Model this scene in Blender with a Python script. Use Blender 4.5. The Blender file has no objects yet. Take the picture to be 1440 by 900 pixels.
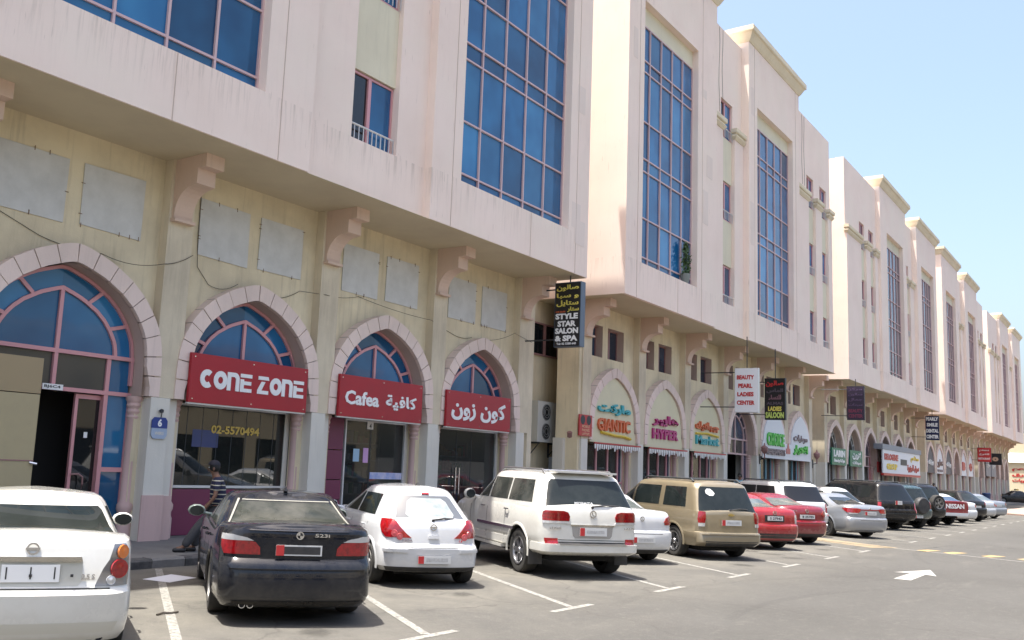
import bpy, bmesh, math, random
from mathutils import Vector, Matrix
random.seed(7)
PI = math.pi
R = math.radians
S = bpy.context.scene
COL = S.collection

# ------------------------------------------------------------------ camera
F_PX, CX, CY, CAM_H = 1308.6, 600.0, 455.0, 1.85
yaw, pitch, roll = R(38.148), R(8.247), R(-2.813)
fw = Vector((math.cos(yaw)*math.cos(pitch), math.sin(yaw)*math.cos(pitch), math.sin(pitch)))
rt = Vector((math.sin(yaw), -math.cos(yaw), 0))
dn = fw.cross(rt)
rr = math.cos(roll)*rt + math.sin(roll)*dn
dd = -math.sin(roll)*rt + math.cos(roll)*dn
cam = bpy.data.cameras.new('camera')
co = bpy.data.objects.new('camera', cam)
COL.objects.link(co)
mw = Matrix.Identity(4)
for i in range(3):
    mw[i][0] = rr[i]; mw[i][1] = -dd[i]; mw[i][2] = -fw[i]
mw[0][3], mw[1][3], mw[2][3] = 0, 0, CAM_H
co.matrix_world = mw
cam.sensor_fit = 'HORIZONTAL'; cam.sensor_width = 36
cam.lens = F_PX/1440*36
cam.shift_x = (720-CX)/1440
cam.shift_y = (CY-450)/1440
cam.clip_start = 0.1; cam.clip_end = 3000
S.camera = co

# ------------------------------------------------------------------ light
SUN = Vector((-0.21, 0.135, 1.0)).normalized()
el = math.asin(SUN.z); rot = math.atan2(SUN.x, SUN.y)
W = bpy.data.worlds.new("World"); S.world = W; W.use_nodes = True
nt = W.node_tree
sky = nt.nodes.new('ShaderNodeTexSky'); sky.sky_type = 'NISHITA'; sky.sun_disc = False
sky.sun_elevation = el; sky.sun_rotation = rot % (2*PI); sky.air_density = 1.0; sky.dust_density = 5.0; sky.ozone_density = 1.0
nt.links.new(sky.outputs[0], nt.nodes['Background'].inputs[0])
nt.nodes['Background'].inputs[1].default_value = 0.15
sl = bpy.data.lights.new('sun', 'SUN'); sl.energy = 4.3; sl.angle = R(0.53); sl.color = (1, .965, .91)
so = bpy.data.objects.new('sun', sl); COL.objects.link(so)
so.rotation_mode = 'QUATERNION'; so.rotation_quaternion = SUN.to_track_quat('Z', 'Y'); so.location = (0, 0, 60)
S.view_settings.view_transform = 'Standard'; S.view_settings.look = 'None'
S.view_settings.gamma = 1; S.view_settings.exposure = 1.28

# ------------------------------------------------------------------ materials
MATS = {}
def lin(c): return tuple((v/255/12.92 if v <= 10 else ((v/255+.055)/1.055)**2.4) for v in c)
def mat(name, col, rough=.7, metal=0, spec=.5, coat=0, noise=None, bump=0, scale=8, alpha=1, trans=0, emit=None):
    """noise=(colour2, amount, scale)"""
    if name in MATS: return MATS[name]
    m = bpy.data.materials.new(name); m.use_nodes = True; MATS[name] = m
    n = m.node_tree; p = n.nodes['Principled BSDF']
    p.inputs['Base Color'].default_value = (*col, 1); p.inputs['Roughness'].default_value = rough
    p.inputs['Metallic'].default_value = metal; p.inputs['Specular IOR Level'].default_value = spec
    p.inputs['Coat Weight'].default_value = coat; p.inputs['Coat Roughness'].default_value = .04
    p.inputs['Transmission Weight'].default_value = trans
    if alpha < 1: p.inputs['Alpha'].default_value = alpha
    if noise:
        c2, amt, sc = noise
        tc = n.nodes.new('ShaderNodeTexCoord'); nz = n.nodes.new('ShaderNodeTexNoise')
        nz.inputs['Scale'].default_value = sc; nz.inputs['Detail'].default_value = 6; nz.inputs['Roughness'].default_value = .65
        n.links.new(tc.outputs['Object'], nz.inputs['Vector'])
        rp = n.nodes.new('ShaderNodeValToRGB'); rp.color_ramp.elements[0].position = .38; rp.color_ramp.elements[1].position = .68
        rp.color_ramp.elements[0].color = (0, 0, 0, 1); rp.color_ramp.elements[1].color = (amt, amt, amt, 1)
        mx = n.nodes.new('ShaderNodeMix'); mx.data_type = 'RGBA'
        mx.inputs[6].default_value = (*col, 1); mx.inputs[7].default_value = (*c2, 1)
        n.links.new(nz.outputs[0], rp.inputs[0]); n.links.new(rp.outputs[0], mx.inputs[0]); n.links.new(mx.outputs[2], p.inputs['Base Color'])
    if bump:
        tc = n.nodes.new('ShaderNodeTexCoord'); b = n.nodes.new('ShaderNodeBump'); nz = n.nodes.new('ShaderNodeTexNoise')
        nz.inputs['Scale'].default_value = scale; nz.inputs['Detail'].default_value = 8
        n.links.new(tc.outputs['Object'], nz.inputs['Vector']); n.links.new(nz.outputs[0], b.inputs['Height'])
        b.inputs['Strength'].default_value = bump; b.inputs['Distance'].default_value = .02
        n.links.new(b.outputs[0], p.inputs['Normal'])
    return m

def stucco(name, col, dirt, amt=.55, streak=.35, warm=None):
    """render with blotches, rain streaks and small chips"""
    m = bpy.data.materials.new(name); m.use_nodes = True; MATS[name] = m
    n = m.node_tree; L = n.links; p = n.nodes['Principled BSDF']
    p.inputs['Roughness'].default_value = .9; p.inputs['Specular IOR Level'].default_value = .2
    tc = n.nodes.new('ShaderNodeTexCoord')
    def noise(sc, vec=None, det=6, ro=.6):
        z = n.nodes.new('ShaderNodeTexNoise'); z.inputs['Scale'].default_value = sc; z.inputs['Detail'].default_value = det
        z.inputs['Roughness'].default_value = ro; L.new(vec or tc.outputs['Object'], z.inputs['Vector']); return z.outputs[0]
    def ramp(v, a, b, amt):
        r = n.nodes.new('ShaderNodeMapRange'); r.inputs[1].default_value = a; r.inputs[2].default_value = b; r.inputs[4].default_value = amt
        L.new(v, r.inputs[0]); return r.outputs[0]
    def mix(f, a, bcol):
        x = n.nodes.new('ShaderNodeMix'); x.data_type = 'RGBA'; L.new(f, x.inputs[0])
        if isinstance(a, tuple): x.inputs[6].default_value = (*a, 1)
        else: L.new(a, x.inputs[6])
        x.inputs[7].default_value = (*bcol, 1); return x.outputs[2]
    mp = n.nodes.new('ShaderNodeMapping'); mp.inputs['Scale'].default_value = (3.2, 3.2, .22); L.new(tc.outputs['Object'], mp.inputs[0])
    c = mix(ramp(noise(.55), .4, .72, amt), col, dirt)
    c = mix(ramp(noise(2.2, mp.outputs[0], 7, .7), .52, .8, streak), c, tuple(v*.62 for v in dirt))
    if name == 'pink_render':
        sx = n.nodes.new('ShaderNodeSeparateXYZ'); L.new(tc.outputs['Object'], sx.inputs[0])
        a1 = n.nodes.new('ShaderNodeMapRange'); a1.inputs[1].default_value = 7.5; a1.inputs[2].default_value = 8.45; L.new(sx.outputs[2], a1.inputs[0])
        a2 = n.nodes.new('ShaderNodeMath'); a2.operation = 'LESS_THAN'; a2.inputs[1].default_value = 8.46; L.new(sx.outputs[2], a2.inputs[0])
        m2 = n.nodes.new('ShaderNodeMapping'); m2.inputs['Scale'].default_value = (9, 9, .5); L.new(tc.outputs['Object'], m2.inputs[0])
        f1 = n.nodes.new('ShaderNodeMath'); f1.operation = 'MULTIPLY'; L.new(a1.outputs[0], f1.inputs[0]); L.new(ramp(noise(1.3, m2.outputs[0], 6, .7), .50, .78, .8), f1.inputs[1])
        f2 = n.nodes.new('ShaderNodeMath'); f2.operation = 'MULTIPLY'; L.new(f1.outputs[0], f2.inputs[0]); L.new(a2.outputs[0], f2.inputs[1])
        c = mix(f2.outputs[0], c, (.36, .29, .23))
        c = mix(ramp(noise(3.2, m2.outputs[0], 3, .5), .70, .74, .5), c, (.30, .22, .17))
    if warm: c = mix(ramp(noise(.3), .45, .65, .6), c, warm)
    c = mix(ramp(noise(9, None, 8, .8), .66, .8, .5), c, tuple(v*.7 for v in dirt))
    L.new(c, p.inputs['Base Color'])
    b = n.nodes.new('ShaderNodeBump'); b.inputs['Strength'].default_value = .25; b.inputs['Distance'].default_value = .01
    L.new(noise(35, None, 8), b.inputs['Height']); L.new(b.outputs[0], p.inputs['Normal'])
    return m

M_UP = stucco('pink_render', (.84, .70, .61), (.76, .62, .53), .7, .12, (.81, .715, .605))
M_ATT = stucco('pink_render_shell', (.71, .56, .51), (.62, .51, .45), .6, .25)
M_SPAN = stucco('cream_spandrel', (.70, .65, .49), (.58, .53, .40), .6, .3)
M_LOW = stucco('cream_render', (.73, .635, .44), (.50, .425, .295), .9, .55)
M_PIL = stucco('cream_pilaster', (.69, .605, .45), (.50, .425, .31), .9, .5)
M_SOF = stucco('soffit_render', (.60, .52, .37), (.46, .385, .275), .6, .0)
M_COR = stucco('pink_corbel', (.66, .50, .40), (.54, .41, .32), .6, .3)
M_STONE = stucco('pink_voussoir', (.78, .63, .55), (.64, .52, .45), .7, .3)
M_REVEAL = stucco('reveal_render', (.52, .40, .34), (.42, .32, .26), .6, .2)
M_CORN = stucco('cream_cornice', (.72, .64, .48), (.58, .50, .35), .7, .3)
M_JOINT = mat('dark_joint', (.28, .22, .19), .9)
M_PIER = stucco('white_painted_pier', (.68, .65, .57), (.56, .53, .46), .6, .3)
M_PINKCOL = stucco('pink_column', (.60, .42, .38), (.52, .38, .34), .6, .3)
M_FRAME = mat('pink_aluminium', (.62, .30, .31), .4, .1)
M_FRAMEL = mat('pale_pink_aluminium', (.60, .42, .41), .4, .1)
M_FRAMED = mat('brown_window_frame', (.30, .16, .15), .5)
M_ALU = mat('white_aluminium', (.66, .66, .64), .4, .3)
def glass(name, col, rough=.03, spec=.9, var=None, sc=.8):
    return mat(name, col, rough, 0, spec, 0, noise=(var, 1, sc) if var else None)
def pane_glass(name, c, c2):
    m = mat(name, c, .03, 0, .55); n = m.node_tree; L = n.links; p = n.nodes['Principled BSDF']
    oi = n.nodes.new('ShaderNodeObjectInfo'); tc = n.nodes.new('ShaderNodeTexCoord'); ad = n.nodes.new('ShaderNodeVectorMath'); ad.operation = 'ADD'; sc = n.nodes.new('ShaderNodeVectorMath'); sc.operation = 'SCALE'; sc.inputs[0].default_value = (17, 9, 23)
    L.new(oi.outputs['Random'], sc.inputs[3]); L.new(tc.outputs['Object'], ad.inputs[0]); L.new(sc.outputs[0], ad.inputs[1])
    z = n.nodes.new('ShaderNodeTexNoise'); z.inputs['Scale'].default_value = .9; z.inputs['Detail'].default_value = 2; L.new(ad.outputs[0], z.inputs['Vector'])
    r = n.nodes.new('ShaderNodeMapRange'); r.inputs[1].default_value = .35; r.inputs[2].default_value = .7; L.new(z.outputs[0], r.inputs[0])
    x = n.nodes.new('ShaderNodeMix'); x.data_type = 'RGBA'; x.inputs[6].default_value = (*c, 1); x.inputs[7].default_value = (*c2, 1); L.new(r.outputs[0], x.inputs[0])
    k = n.nodes.new('ShaderNodeMapRange'); k.inputs[3].default_value = .6; k.inputs[4].default_value = 1.35; L.new(oi.outputs['Random'], k.inputs[0])
    y = n.nodes.new('ShaderNodeVectorMath'); y.operation = 'SCALE'; L.new(x.outputs[2], y.inputs[0]); L.new(k.outputs[0], y.inputs[3]); L.new(y.outputs[0], p.inputs['Base Color'])
    b = n.nodes.new('ShaderNodeBump'); b.inputs['Strength'].default_value = .12; b.inputs['Distance'].default_value = .02; w = n.nodes.new('ShaderNodeTexNoise'); w.inputs['Scale'].default_value = 1.6; w.inputs['Detail'].default_value = 1; L.new(ad.outputs[0], w.inputs['Vector']); L.new(w.outputs[0], b.inputs['Height']); L.new(b.outputs[0], p.inputs['Normal'])
    return m
M_BLUE = pane_glass('blue_solar_glass', (.006, .07, .175), (.016, .13, .29))
M_BLUEL = pane_glass('light_blue_solar_glass', (.014, .11, .25), (.03, .17, .34))
M_BLUED = pane_glass('slate_glass', (.018, .035, .065), (.06, .085, .13))
M_DARKG = glass('dark_glass', (.012, .014, .015), .03, .6)
M_SHOPG = mat('shop_glass', (.03, .035, .035), .02, 0, .8, alpha=.55)
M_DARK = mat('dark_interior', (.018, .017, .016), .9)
M_RED = mat('red_signboard', (.36, .006, .018), .35, noise=((.30, .01, .02), .7, 1.5))
M_WHITE = mat('white_lettering', (.8, .8, .78), .4)
M_CREAMB = mat('cream_board', (.68, .63, .42), .5, noise=((.6, .55, .38), .5, 2))
M_WHITEB = mat('white_board', (.72, .74, .76), .45)
M_BLACKB = mat('black_signboard', (.012, .012, .014), .35)
M_STEEL = mat('dark_steel', (.05, .055, .06), .5, .4)
M_PURPLE = mat('plum_panel', (.17, .03, .07), .45)
M_BEIGE = mat('beige_hoarding', (.42, .35, .20), .6, noise=((.36, .30, .18), .6, 2))
M_METAL = mat('chrome', (.7, .7, .7), .18, 1)
M_PANEL = mat('grey_metal_cover', (.60, .59, .55), .55, noise=((.47, .46, .42), .7, 2.5), bump=.1)
M_WIRE = mat('black_cable', (.06, .05, .04), .6)
M_CONC = mat('kerb_concrete', (.18, .175, .165), .9, noise=((.12, .115, .11), .8, 4), bump=.3, scale=30)
M_KERBD = mat('kerb_black_paint', (.05, .05, .05), .85, noise=((.12, .115, .11), .8, 6), bump=.3, scale=30)
M_PAVE = mat('pavement_concrete', (.17, .165, .155), .9, noise=((.12, .115, .108), .8, 2), bump=.3, scale=30)

# ------------------------------------------------------------------ helpers
def link(o, parent=None):
    COL.objects.link(o)
    if parent: o.parent = parent
    return o
def tag(o, label=None, cat=None, group=None, kind=None):
    if label: o['label'] = label
    if cat: o['category'] = cat
    if group: o['group'] = group
    if kind: o['kind'] = kind
    return o
def thing(name, label, cat, loc=(0, 0, 0), rz=0, group=None):
    o = bpy.data.objects.new(name, None); link(o); o.location = loc; o.rotation_euler = (0, 0, rz); o.empty_display_size = .2
    return tag(o, label, cat, group)
def meshobj(name, vs, fs, m, parent=None, smooth=None, mi=None):
    me = bpy.data.meshes.new(name); me.from_pydata([tuple(v) for v in vs], [], fs)
    for k in (m if isinstance(m, (list, tuple)) else [m]): me.materials.append(k)
    if mi: me.polygons.foreach_set('material_index', mi)
    if smooth is not None:
        me.polygons.foreach_set('use_smooth', [True]*len(me.polygons)); me.set_sharp_from_angle(angle=R(smooth))
    me.update()
    return link(bpy.data.objects.new(name, me), parent)
class MB:
    def __init__(s): s.v = []; s.f = []
    def add(s, vs, fs):
        n = len(s.v); s.v += [tuple(v) for v in vs]; s.f += [tuple(i+n for i in f) for f in fs]; return s
    def box(s, x0, x1, y0, y1, z0, z1):
        return s.add([(x0, y0, z0), (x1, y0, z0), (x1, y1, z0), (x0, y1, z0), (x0, y0, z1), (x1, y0, z1), (x1, y1, z1), (x0, y1, z1)],
                     [(0, 3, 2, 1), (4, 5, 6, 7), (0, 1, 5, 4), (1, 2, 6, 5), (2, 3, 7, 6), (3, 0, 4, 7)])
    def prism_x(s, prof, x0, x1):       # prof = (y,z) polygon
        n = len(prof)
        return s.add([(x0, y, z) for y, z in prof]+[(x1, y, z) for y, z in prof],
                     [tuple(range(n))[::-1], tuple(range(n, 2*n))]+[(i, (i+1) % n, n+(i+1) % n, n+i) for i in range(n)])
    def prism_y(s, prof, y0, y1):       # prof = (x,z) polygon
        n = len(prof)
        return s.add([(x, y0, z) for x, z in prof]+[(x, y1, z) for x, z in prof],
                     [tuple(range(n)), tuple(range(n, 2*n))[::-1]]+[((i+1) % n, i, n+i, n+(i+1) % n) for i in range(n)])
    def prism_z(s, prof, z0, z1):
        n = len(prof)
        return s.add([(x, y, z0) for x, y in prof]+[(x, y, z1) for x, y in prof],
                     [tuple(range(n))[::-1], tuple(range(n, 2*n))]+[(i, (i+1) % n, n+(i+1) % n, n+i) for i in range(n)])
    def lathe(s, prof, c=(0, 0), n=16):  # prof=(r,z) about vertical axis
        vs = []; fs = []; k = len(prof)
        for i in range(n):
            a = 2*PI*i/n
            for r, z in prof: vs.append((c[0]+r*math.cos(a), c[1]+r*math.sin(a), z))
        for i in range(n):
            j = (i+1) % n
            for q in range(k-1): fs.append((i*k+q, j*k+q, j*k+q+1, i*k+q+1))
        return s.add(vs, fs)
    def tube(s, pts, r, n=6):
        vs = []; fs = []; P = [Vector(p) for p in pts]
        for i, p in enumerate(P):
            t = (P[min(i+1, len(P)-1)]-P[max(i-1, 0)]).normalized()
            a = t.cross(Vector((0, 0, 1)) if abs(t.z) < .9 else Vector((1, 0, 0))).normalized(); b = t.cross(a)
            for k in range(n):
                an = 2*PI*k/n; vs.append(p+(a*math.cos(an)+b*math.sin(an))*r)
        for i in range(len(P)-1):
            for k in range(n): fs.append((i*n+k, i*n+(k+1) % n, (i+1)*n+(k+1) % n, (i+1)*n+k))
        fs += [tuple(range(n))[::-1], tuple(range((len(P)-1)*n, len(P)*n))]
        return s.add(vs, fs)
    def bar(s, p, q, w, y0, y1):         # flat bar between two (x,z) points
        d = Vector((q[0]-p[0], q[1]-p[1])); d.normalize(); nx, nz = -d.y*w/2, d.x*w/2
        return s.prism_y([(p[0]+nx, p[1]+nz), (p[0]-nx, p[1]-nz), (q[0]-nx, q[1]-nz), (q[0]+nx, q[1]+nz)], y0, y1)
    def build(s, name, m, parent=None, smooth=None): return meshobj(name, s.v, s.f, m, parent, smooth)
def box(name, m, parent, *a): return MB().box(*a).build(name, m, parent)

# Arabic shaping with presentation forms (visual order)
_AR = {'ا': (0xFE8D, 2), 'ب': (0xFE8F, 4), 'ة': (0xFE93, 2), 'ت': (0xFE95, 4), 'ج': (0xFE9D, 4), 'خ': (0xFEA5, 4), 'د': (0xFEA9, 2), 'ر': (0xFEAD, 2),
       'ز': (0xFEAF, 2), 'س': (0xFEB1, 4), 'ص': (0xFEB9, 4), 'ط': (0xFEC1, 4), 'ف': (0xFED1, 4), 'ق': (0xFED5, 4), 'ك': (0xFED9, 4), 'ل': (0xFEDD, 4),
       'م': (0xFEE1, 4), 'ن': (0xFEE5, 4), 'ه': (0xFEE9, 4), 'و': (0xFEED, 2), 'ي': (0xFEF1, 4), 'ء': (0xFE80, 1), 'ح': (0xFEA1, 4), 'ع': (0xFEC9, 4), 'ش': (0xFEB5, 4)}
def ar(t):
    out = []
    for w in t.split(' '):
        o = ''; i = 0
        while i < len(w):
            c = w[i]; prev = i > 0 and _AR.get(w[i-1], (0, 1))[1] == 4
            if c == 'ل' and i+1 < len(w) and w[i+1] == 'ا':
                o += chr(0xFEFC if prev else 0xFEFB); i += 2; continue
            if c not in _AR: o += c; i += 1; continue
            b, k = _AR[c]; nxt = k == 4 and i+1 < len(w) and w[i+1] in _AR and _AR[w[i+1]][1] > 1
            if k == 1: f = 0
            elif k == 2: f = 1 if prev else 0
            else: f = 3 if (prev and nxt) else 2 if nxt else 1 if prev else 0
            o += chr(b+f); i += 1
        out.append(o[::-1])
    return ' '.join(out[::-1])
def text(s, m, parent, w, h, o, ux=(1, 0, 0), uz=(0, 0, 1), bold=.02, depth=.02, name='lettering', shear=0):
    """flat lettering mesh filling w x h, lower-left corner at o, running along ux / uz, standing proud along ux x uz"""
    cu = bpy.data.curves.new('t', 'FONT'); cu.body = s; cu.size = 1; cu.offset = bold; cu.extrude = .5; cu.resolution_u = 2; cu.shear = shear
    t = bpy.data.objects.new('t', cu); COL.objects.link(t)
    dg = bpy.context.evaluated_depsgraph_get(); me = bpy.data.meshes.new_from_object(t.evaluated_get(dg))
    bpy.data.objects.remove(t); bpy.data.curves.remove(cu)
    X = [v.co.x for v in me.vertices]; Y = [v.co.y for v in me.vertices]
    if not X: return None
    x0, x1, y0, y1 = min(X), max(X), min(Y), max(Y)
    ux, uz, o = Vector(ux), Vector(uz), Vector(o); n = ux.cross(uz)
    for v in me.vertices:
        a = (v.co.x-x0)/(x1-x0)*w; b = (v.co.y-y0)/(y1-y0)*h; d = (v.co.z+.5)*depth
        v.co = o+ux*a+uz*b+n*d
    me.materials.clear(); me.materials.append(m); me.name = name
    for p in me.polygons: p.material_index = 0; p.use_smooth = False
    return link(bpy.data.objects.new(name, me), parent)
def ftext(s, m, parent, x0, z0, w, h, y, **k): return text(s, m, parent, w, h, (x0, y, z0), (1, 0, 0), (0, 0, 1), **k)
def stext(s, m, parent, y0, z0, w, h, x, **k): return text(s, m, parent, w, h, (x, y0, z0), (0, -1, 0), (0, 0, 1), **k)   # faces -X

exec_order = []
#@@BUILD
# ------------------------------------------------------------------ ground
def ground_mat():
    m = bpy.data.materials.new('asphalt'); m.use_nodes = True; n = m.node_tree; L = n.links; p = n.nodes['Principled BSDF']
    p.inputs['Roughness'].default_value = .85; p.inputs['Specular IOR Level'].default_value = .3
    tc = n.nodes.new('ShaderNodeTexCoord')
    def nz(sc, det=6, ro=.6, vec=None, dist=0):
        z = n.nodes.new('ShaderNodeTexNoise'); z.inputs['Scale'].default_value = sc; z.inputs['Detail'].default_value = det; z.inputs['Roughness'].default_value = ro
        z.inputs['Distortion'].default_value = dist; L.new(vec or tc.outputs['Object'], z.inputs['Vector']); return z.outputs[0]
    def mr(v, a, b, amt):
        r = n.nodes.new('ShaderNodeMapRange'); r.inputs[1].default_value = a; r.inputs[2].default_value = b; r.inputs[4].default_value = amt; L.new(v, r.inputs[0]); return r.outputs[0]
    def mix(f, a, b):
        x = n.nodes.new('ShaderNodeMix'); x.data_type = 'RGBA'; L.new(f, x.inputs[0])
        if isinstance(a, tuple): x.inputs[6].default_value = (*a, 1)
        else: L.new(a, x.inputs[6])
        x.inputs[7].default_value = (*b, 1); return x.outputs[2]
    sx = n.nodes.new('ShaderNodeSeparateXYZ'); L.new(tc.outputs['Object'], sx.inputs[0])
    # sandy dust lies in the parking bays, the drive lane is cleaner
    bay = mr(sx.outputs[1], 4.6, 8.0, 1)
    c = mix(mr(nz(.35), .35, .75, .8), (.066, .063, .057), (.090, .086, .079))
    mul = n.nodes.new('ShaderNodeMath'); mul.operation = 'MULTIPLY'; L.new(bay, mul.inputs[0]); L.new(mr(nz(.6, 8, .7, None, .6), .3, .62, 1), mul.inputs[1])
    c = mix(mul.outputs[0], c, (.145, .135, .113))
    mp = n.nodes.new('ShaderNodeMapping'); mp.inputs['Scale'].default_value = (.25, 1.6, 1); L.new(tc.outputs['Object'], mp.inputs[0])
    c = mix(mr(nz(1.1, 6, .7, mp.outputs[0]), .58, .78, .45), c, (.165, .152, .132))       # worn tracks along the lane
    c = mix(mr(nz(2.3, 8, .75), .57, .70, .6), c, (.065, .06, .055))                      # oil and tar patches
    c = mix(mr(nz(7, 8, .8), .52, .72, .45), c, (.165, .155, .135)); c = mix(mr(nz(60, 3, .8), .58, .70, .6), c, (.27, .255, .225))                          # pale aggregate
    c = mix(mr(nz(90, 3, .8), .58, .68, .6), c, (.055, .05, .046))
    v = n.nodes.new('ShaderNodeTexVoronoi'); v.feature = 'DISTANCE_TO_EDGE'; v.inputs['Scale'].default_value = .22
    dst = n.nodes.new('ShaderNodeVectorMath'); dst.operation = 'ADD'
    nn = n.nodes.new('ShaderNodeTexNoise'); nn.inputs['Scale'].default_value = 1.3; nn.inputs['Detail'].default_value = 8
    L.new(tc.outputs['Object'], nn.inputs['Vector']); L.new(tc.outputs['Object'], dst.inputs[0]); L.new(nn.outputs['Color'], dst.inputs[1]); L.new(dst.outputs[0], v.inputs['Vector'])
    cr = n.nodes.new('ShaderNodeMapRange'); cr.inputs[1].default_value = 0; cr.inputs[2].default_value = .006; cr.inputs[3].default_value = .55; cr.inputs[4].default_value = 0
    L.new(v.outputs['Distance'], cr.inputs[0]); c = mix(cr.outputs[0], c, (.055, .05, .045))
    L.new(c, p.inputs['Base Color'])
    b = n.nodes.new('ShaderNodeBump'); b.inputs['Strength'].default_value = .5; b.inputs['Distance'].default_value = .012
    L.new(nz(45, 6, .8), b.inputs['Height']); L.new(b.outputs[0], p.inputs['Normal'])
    return m
M_ASPH = ground_mat()
gnd = tag(meshobj('asphalt_ground', [(-900, -900, 0), (1500, -900, 0), (1500, 900, 0), (-900, 900, 0)], [(0, 1, 2, 3)], M_ASPH), 'grey dusty asphalt of the car park and lane', None, None, 'structure')
def worn(name, col, under, cut=.5, sc=9):
    m = mat(name, col, .8); n = m.node_tree; p = n.nodes['Principled BSDF']
    tc = n.nodes.new('ShaderNodeTexCoord'); z = n.nodes.new('ShaderNodeTexNoise'); z.inputs['Scale'].default_value = sc; z.inputs['Detail'].default_value = 9; z.inputs['Roughness'].default_value = .75
    r = n.nodes.new('ShaderNodeMapRange'); r.inputs[1].default_value = cut; r.inputs[2].default_value = cut+.1
    x = n.nodes.new('ShaderNodeMix'); x.data_type = 'RGBA'; x.inputs[6].default_value = (*col, 1); x.inputs[7].default_value = (*under, 1)
    n.links.new(tc.outputs['Object'], z.inputs['Vector']); n.links.new(z.outputs[0], r.inputs[0]); n.links.new(r.outputs[0], x.inputs[0]); n.links.new(x.outputs[2], p.inputs['Base Color'])
    return m
M_LINE = worn('white_road_paint', (.28, .27, .24), (.13, .125, .11), .47, 16)
M_LINEN = worn('fresh_white_road_paint', (.34, .33, .30), (.15, .145, .13), .54, 14)
M_YEL = worn('yellow_road_paint', (.34, .24, .10), (.16, .14, .11), .52, 5)
M_YELW = worn('faded_road_paint', (.26, .20, .12), (.15, .135, .11), .5, 4)
ang = R(55.5); dx, dy = math.cos(ang), math.sin(ang)
def quad(mb, p, q, w, z):
    d = Vector((q[0]-p[0], q[1]-p[1], 0)).normalized(); n = Vector((-d.y, d.x, 0))*w/2; a = Vector((*p, z)); b = Vector((*q, z))
    mb.add([a-n, b-n, b+n, a+n], [(0, 1, 2, 3)])
for k in range(-2, 40):
    x = 8.12+3.13*k
    if k in (7,): continue
    mb = MB(); t = 5.85/dy
    quad(mb, (x+.09*dx, 6.15+.09*dy), (x+t*dx, 6.15+t*dy), .105, .004)
    quad(mb, (x-.55, 6.15), (x+.5, 6.15), .105, .004)
    tag(mb.build('parking_line', M_LINE, gnd), None, None, None, 'structure')
mb = MB(); quad(mb, (28.2, 2.0), (30.2, 9.5), .12, .004); tag(mb.build('stop_line', M_LINE, gnd), kind='structure')
# faded speed table paint
for (a, b, w) in [((29.0, 6.1), (31.0, 9.4), 1.1)]:
    mb = MB(); quad(mb, a, b, w, .004); tag(mb.build('yellow_hatching', M_YELW, gnd), kind='structure')
for i, y in enumerate([5.1, 4.45, 3.55, 2.75, 1.9, 1.0]):
    mb = MB(); mb.add([(28.9, y, .004), (29.9, y-.25, .004), (29.9, y+.1, .004), (29.2, y+.25, .004)], [(0, 1, 2, 3)])
    tag(mb.build('yellow_mark', M_YEL, gnd), kind='structure')
# straight arrow on the lane
tag(meshobj('arrow_marking', [(v[0], v[1], .004) for v in [(23.0, 3.95), (21.6, 3.6), (21.75, 3.82), (20.15, 3.80), (20.15, 4.10), (21.75, 4.10), (21.6, 4.38)]], [(0, 6, 5, 4, 3, 2, 1)], M_LINEN, gnd), kind='structure')
# oil drips and tyre marks
def stain_mat():
    m = mat('oil_stain', (.03, .028, .025), .6); n = m.node_tree; L = n.links; p = n.nodes['Principled BSDF']
    tc = n.nodes.new('ShaderNodeTexCoord'); ln = n.nodes.new('ShaderNodeVectorMath'); ln.operation = 'LENGTH'; L.new(tc.outputs['Object'], ln.inputs[0])
    z = n.nodes.new('ShaderNodeTexNoise'); z.inputs['Scale'].default_value = 3.5; z.inputs['Detail'].default_value = 6; z.inputs['Roughness'].default_value = .7
    oi = n.nodes.new('ShaderNodeObjectInfo'); ad = n.nodes.new('ShaderNodeVectorMath'); ad.operation = 'ADD'; L.new(tc.outputs['Object'], ad.inputs[0]); L.new(oi.outputs['Location'], ad.inputs[1]); L.new(ad.outputs[0], z.inputs['Vector'])
    s_ = n.nodes.new('ShaderNodeMath'); s_.operation = 'SUBTRACT'; L.new(z.outputs[0], s_.inputs[0]); L.new(ln.outputs['Value'], s_.inputs[1])
    r = n.nodes.new('ShaderNodeMapRange'); r.inputs[1].default_value = -.12; r.inputs[2].default_value = .22; r.inputs[4].default_value = .3; L.new(s_.outputs[0], r.inputs[0]); L.new(r.outputs[0], p.inputs['Alpha']); return m
M_STAIN = stain_mat(); rs = random.Random(5)
for i in range(46):
    k = rs.randint(-1, 16); e = rs.uniform(.3, 4.0); x = 8.12+3.13*(k+.5)+e*dx+rs.gauss(0, .25); y = 6.15+e*dy
    if i % 23 == 0: x, y = rs.uniform(6, 40), rs.uniform(1.5, 5.5)
    o = meshobj('oil_stain', [(-1, -1, 0), (1, -1, 0), (1, 1, 0), (-1, 1, 0)], [(0, 1, 2, 3)], M_STAIN, gnd); q = rs.uniform(.2, .6); o.scale = (q, q*rs.uniform(.5, 1), 1); o.location = (x, y, .006+.0004*i); o.rotation_euler = (0, 0, rs.uniform(0, 3)); o['kind'] = 'structure'
m_t = mat('tyre_mark', (.03, .03, .03), .9, alpha=.05)
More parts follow.
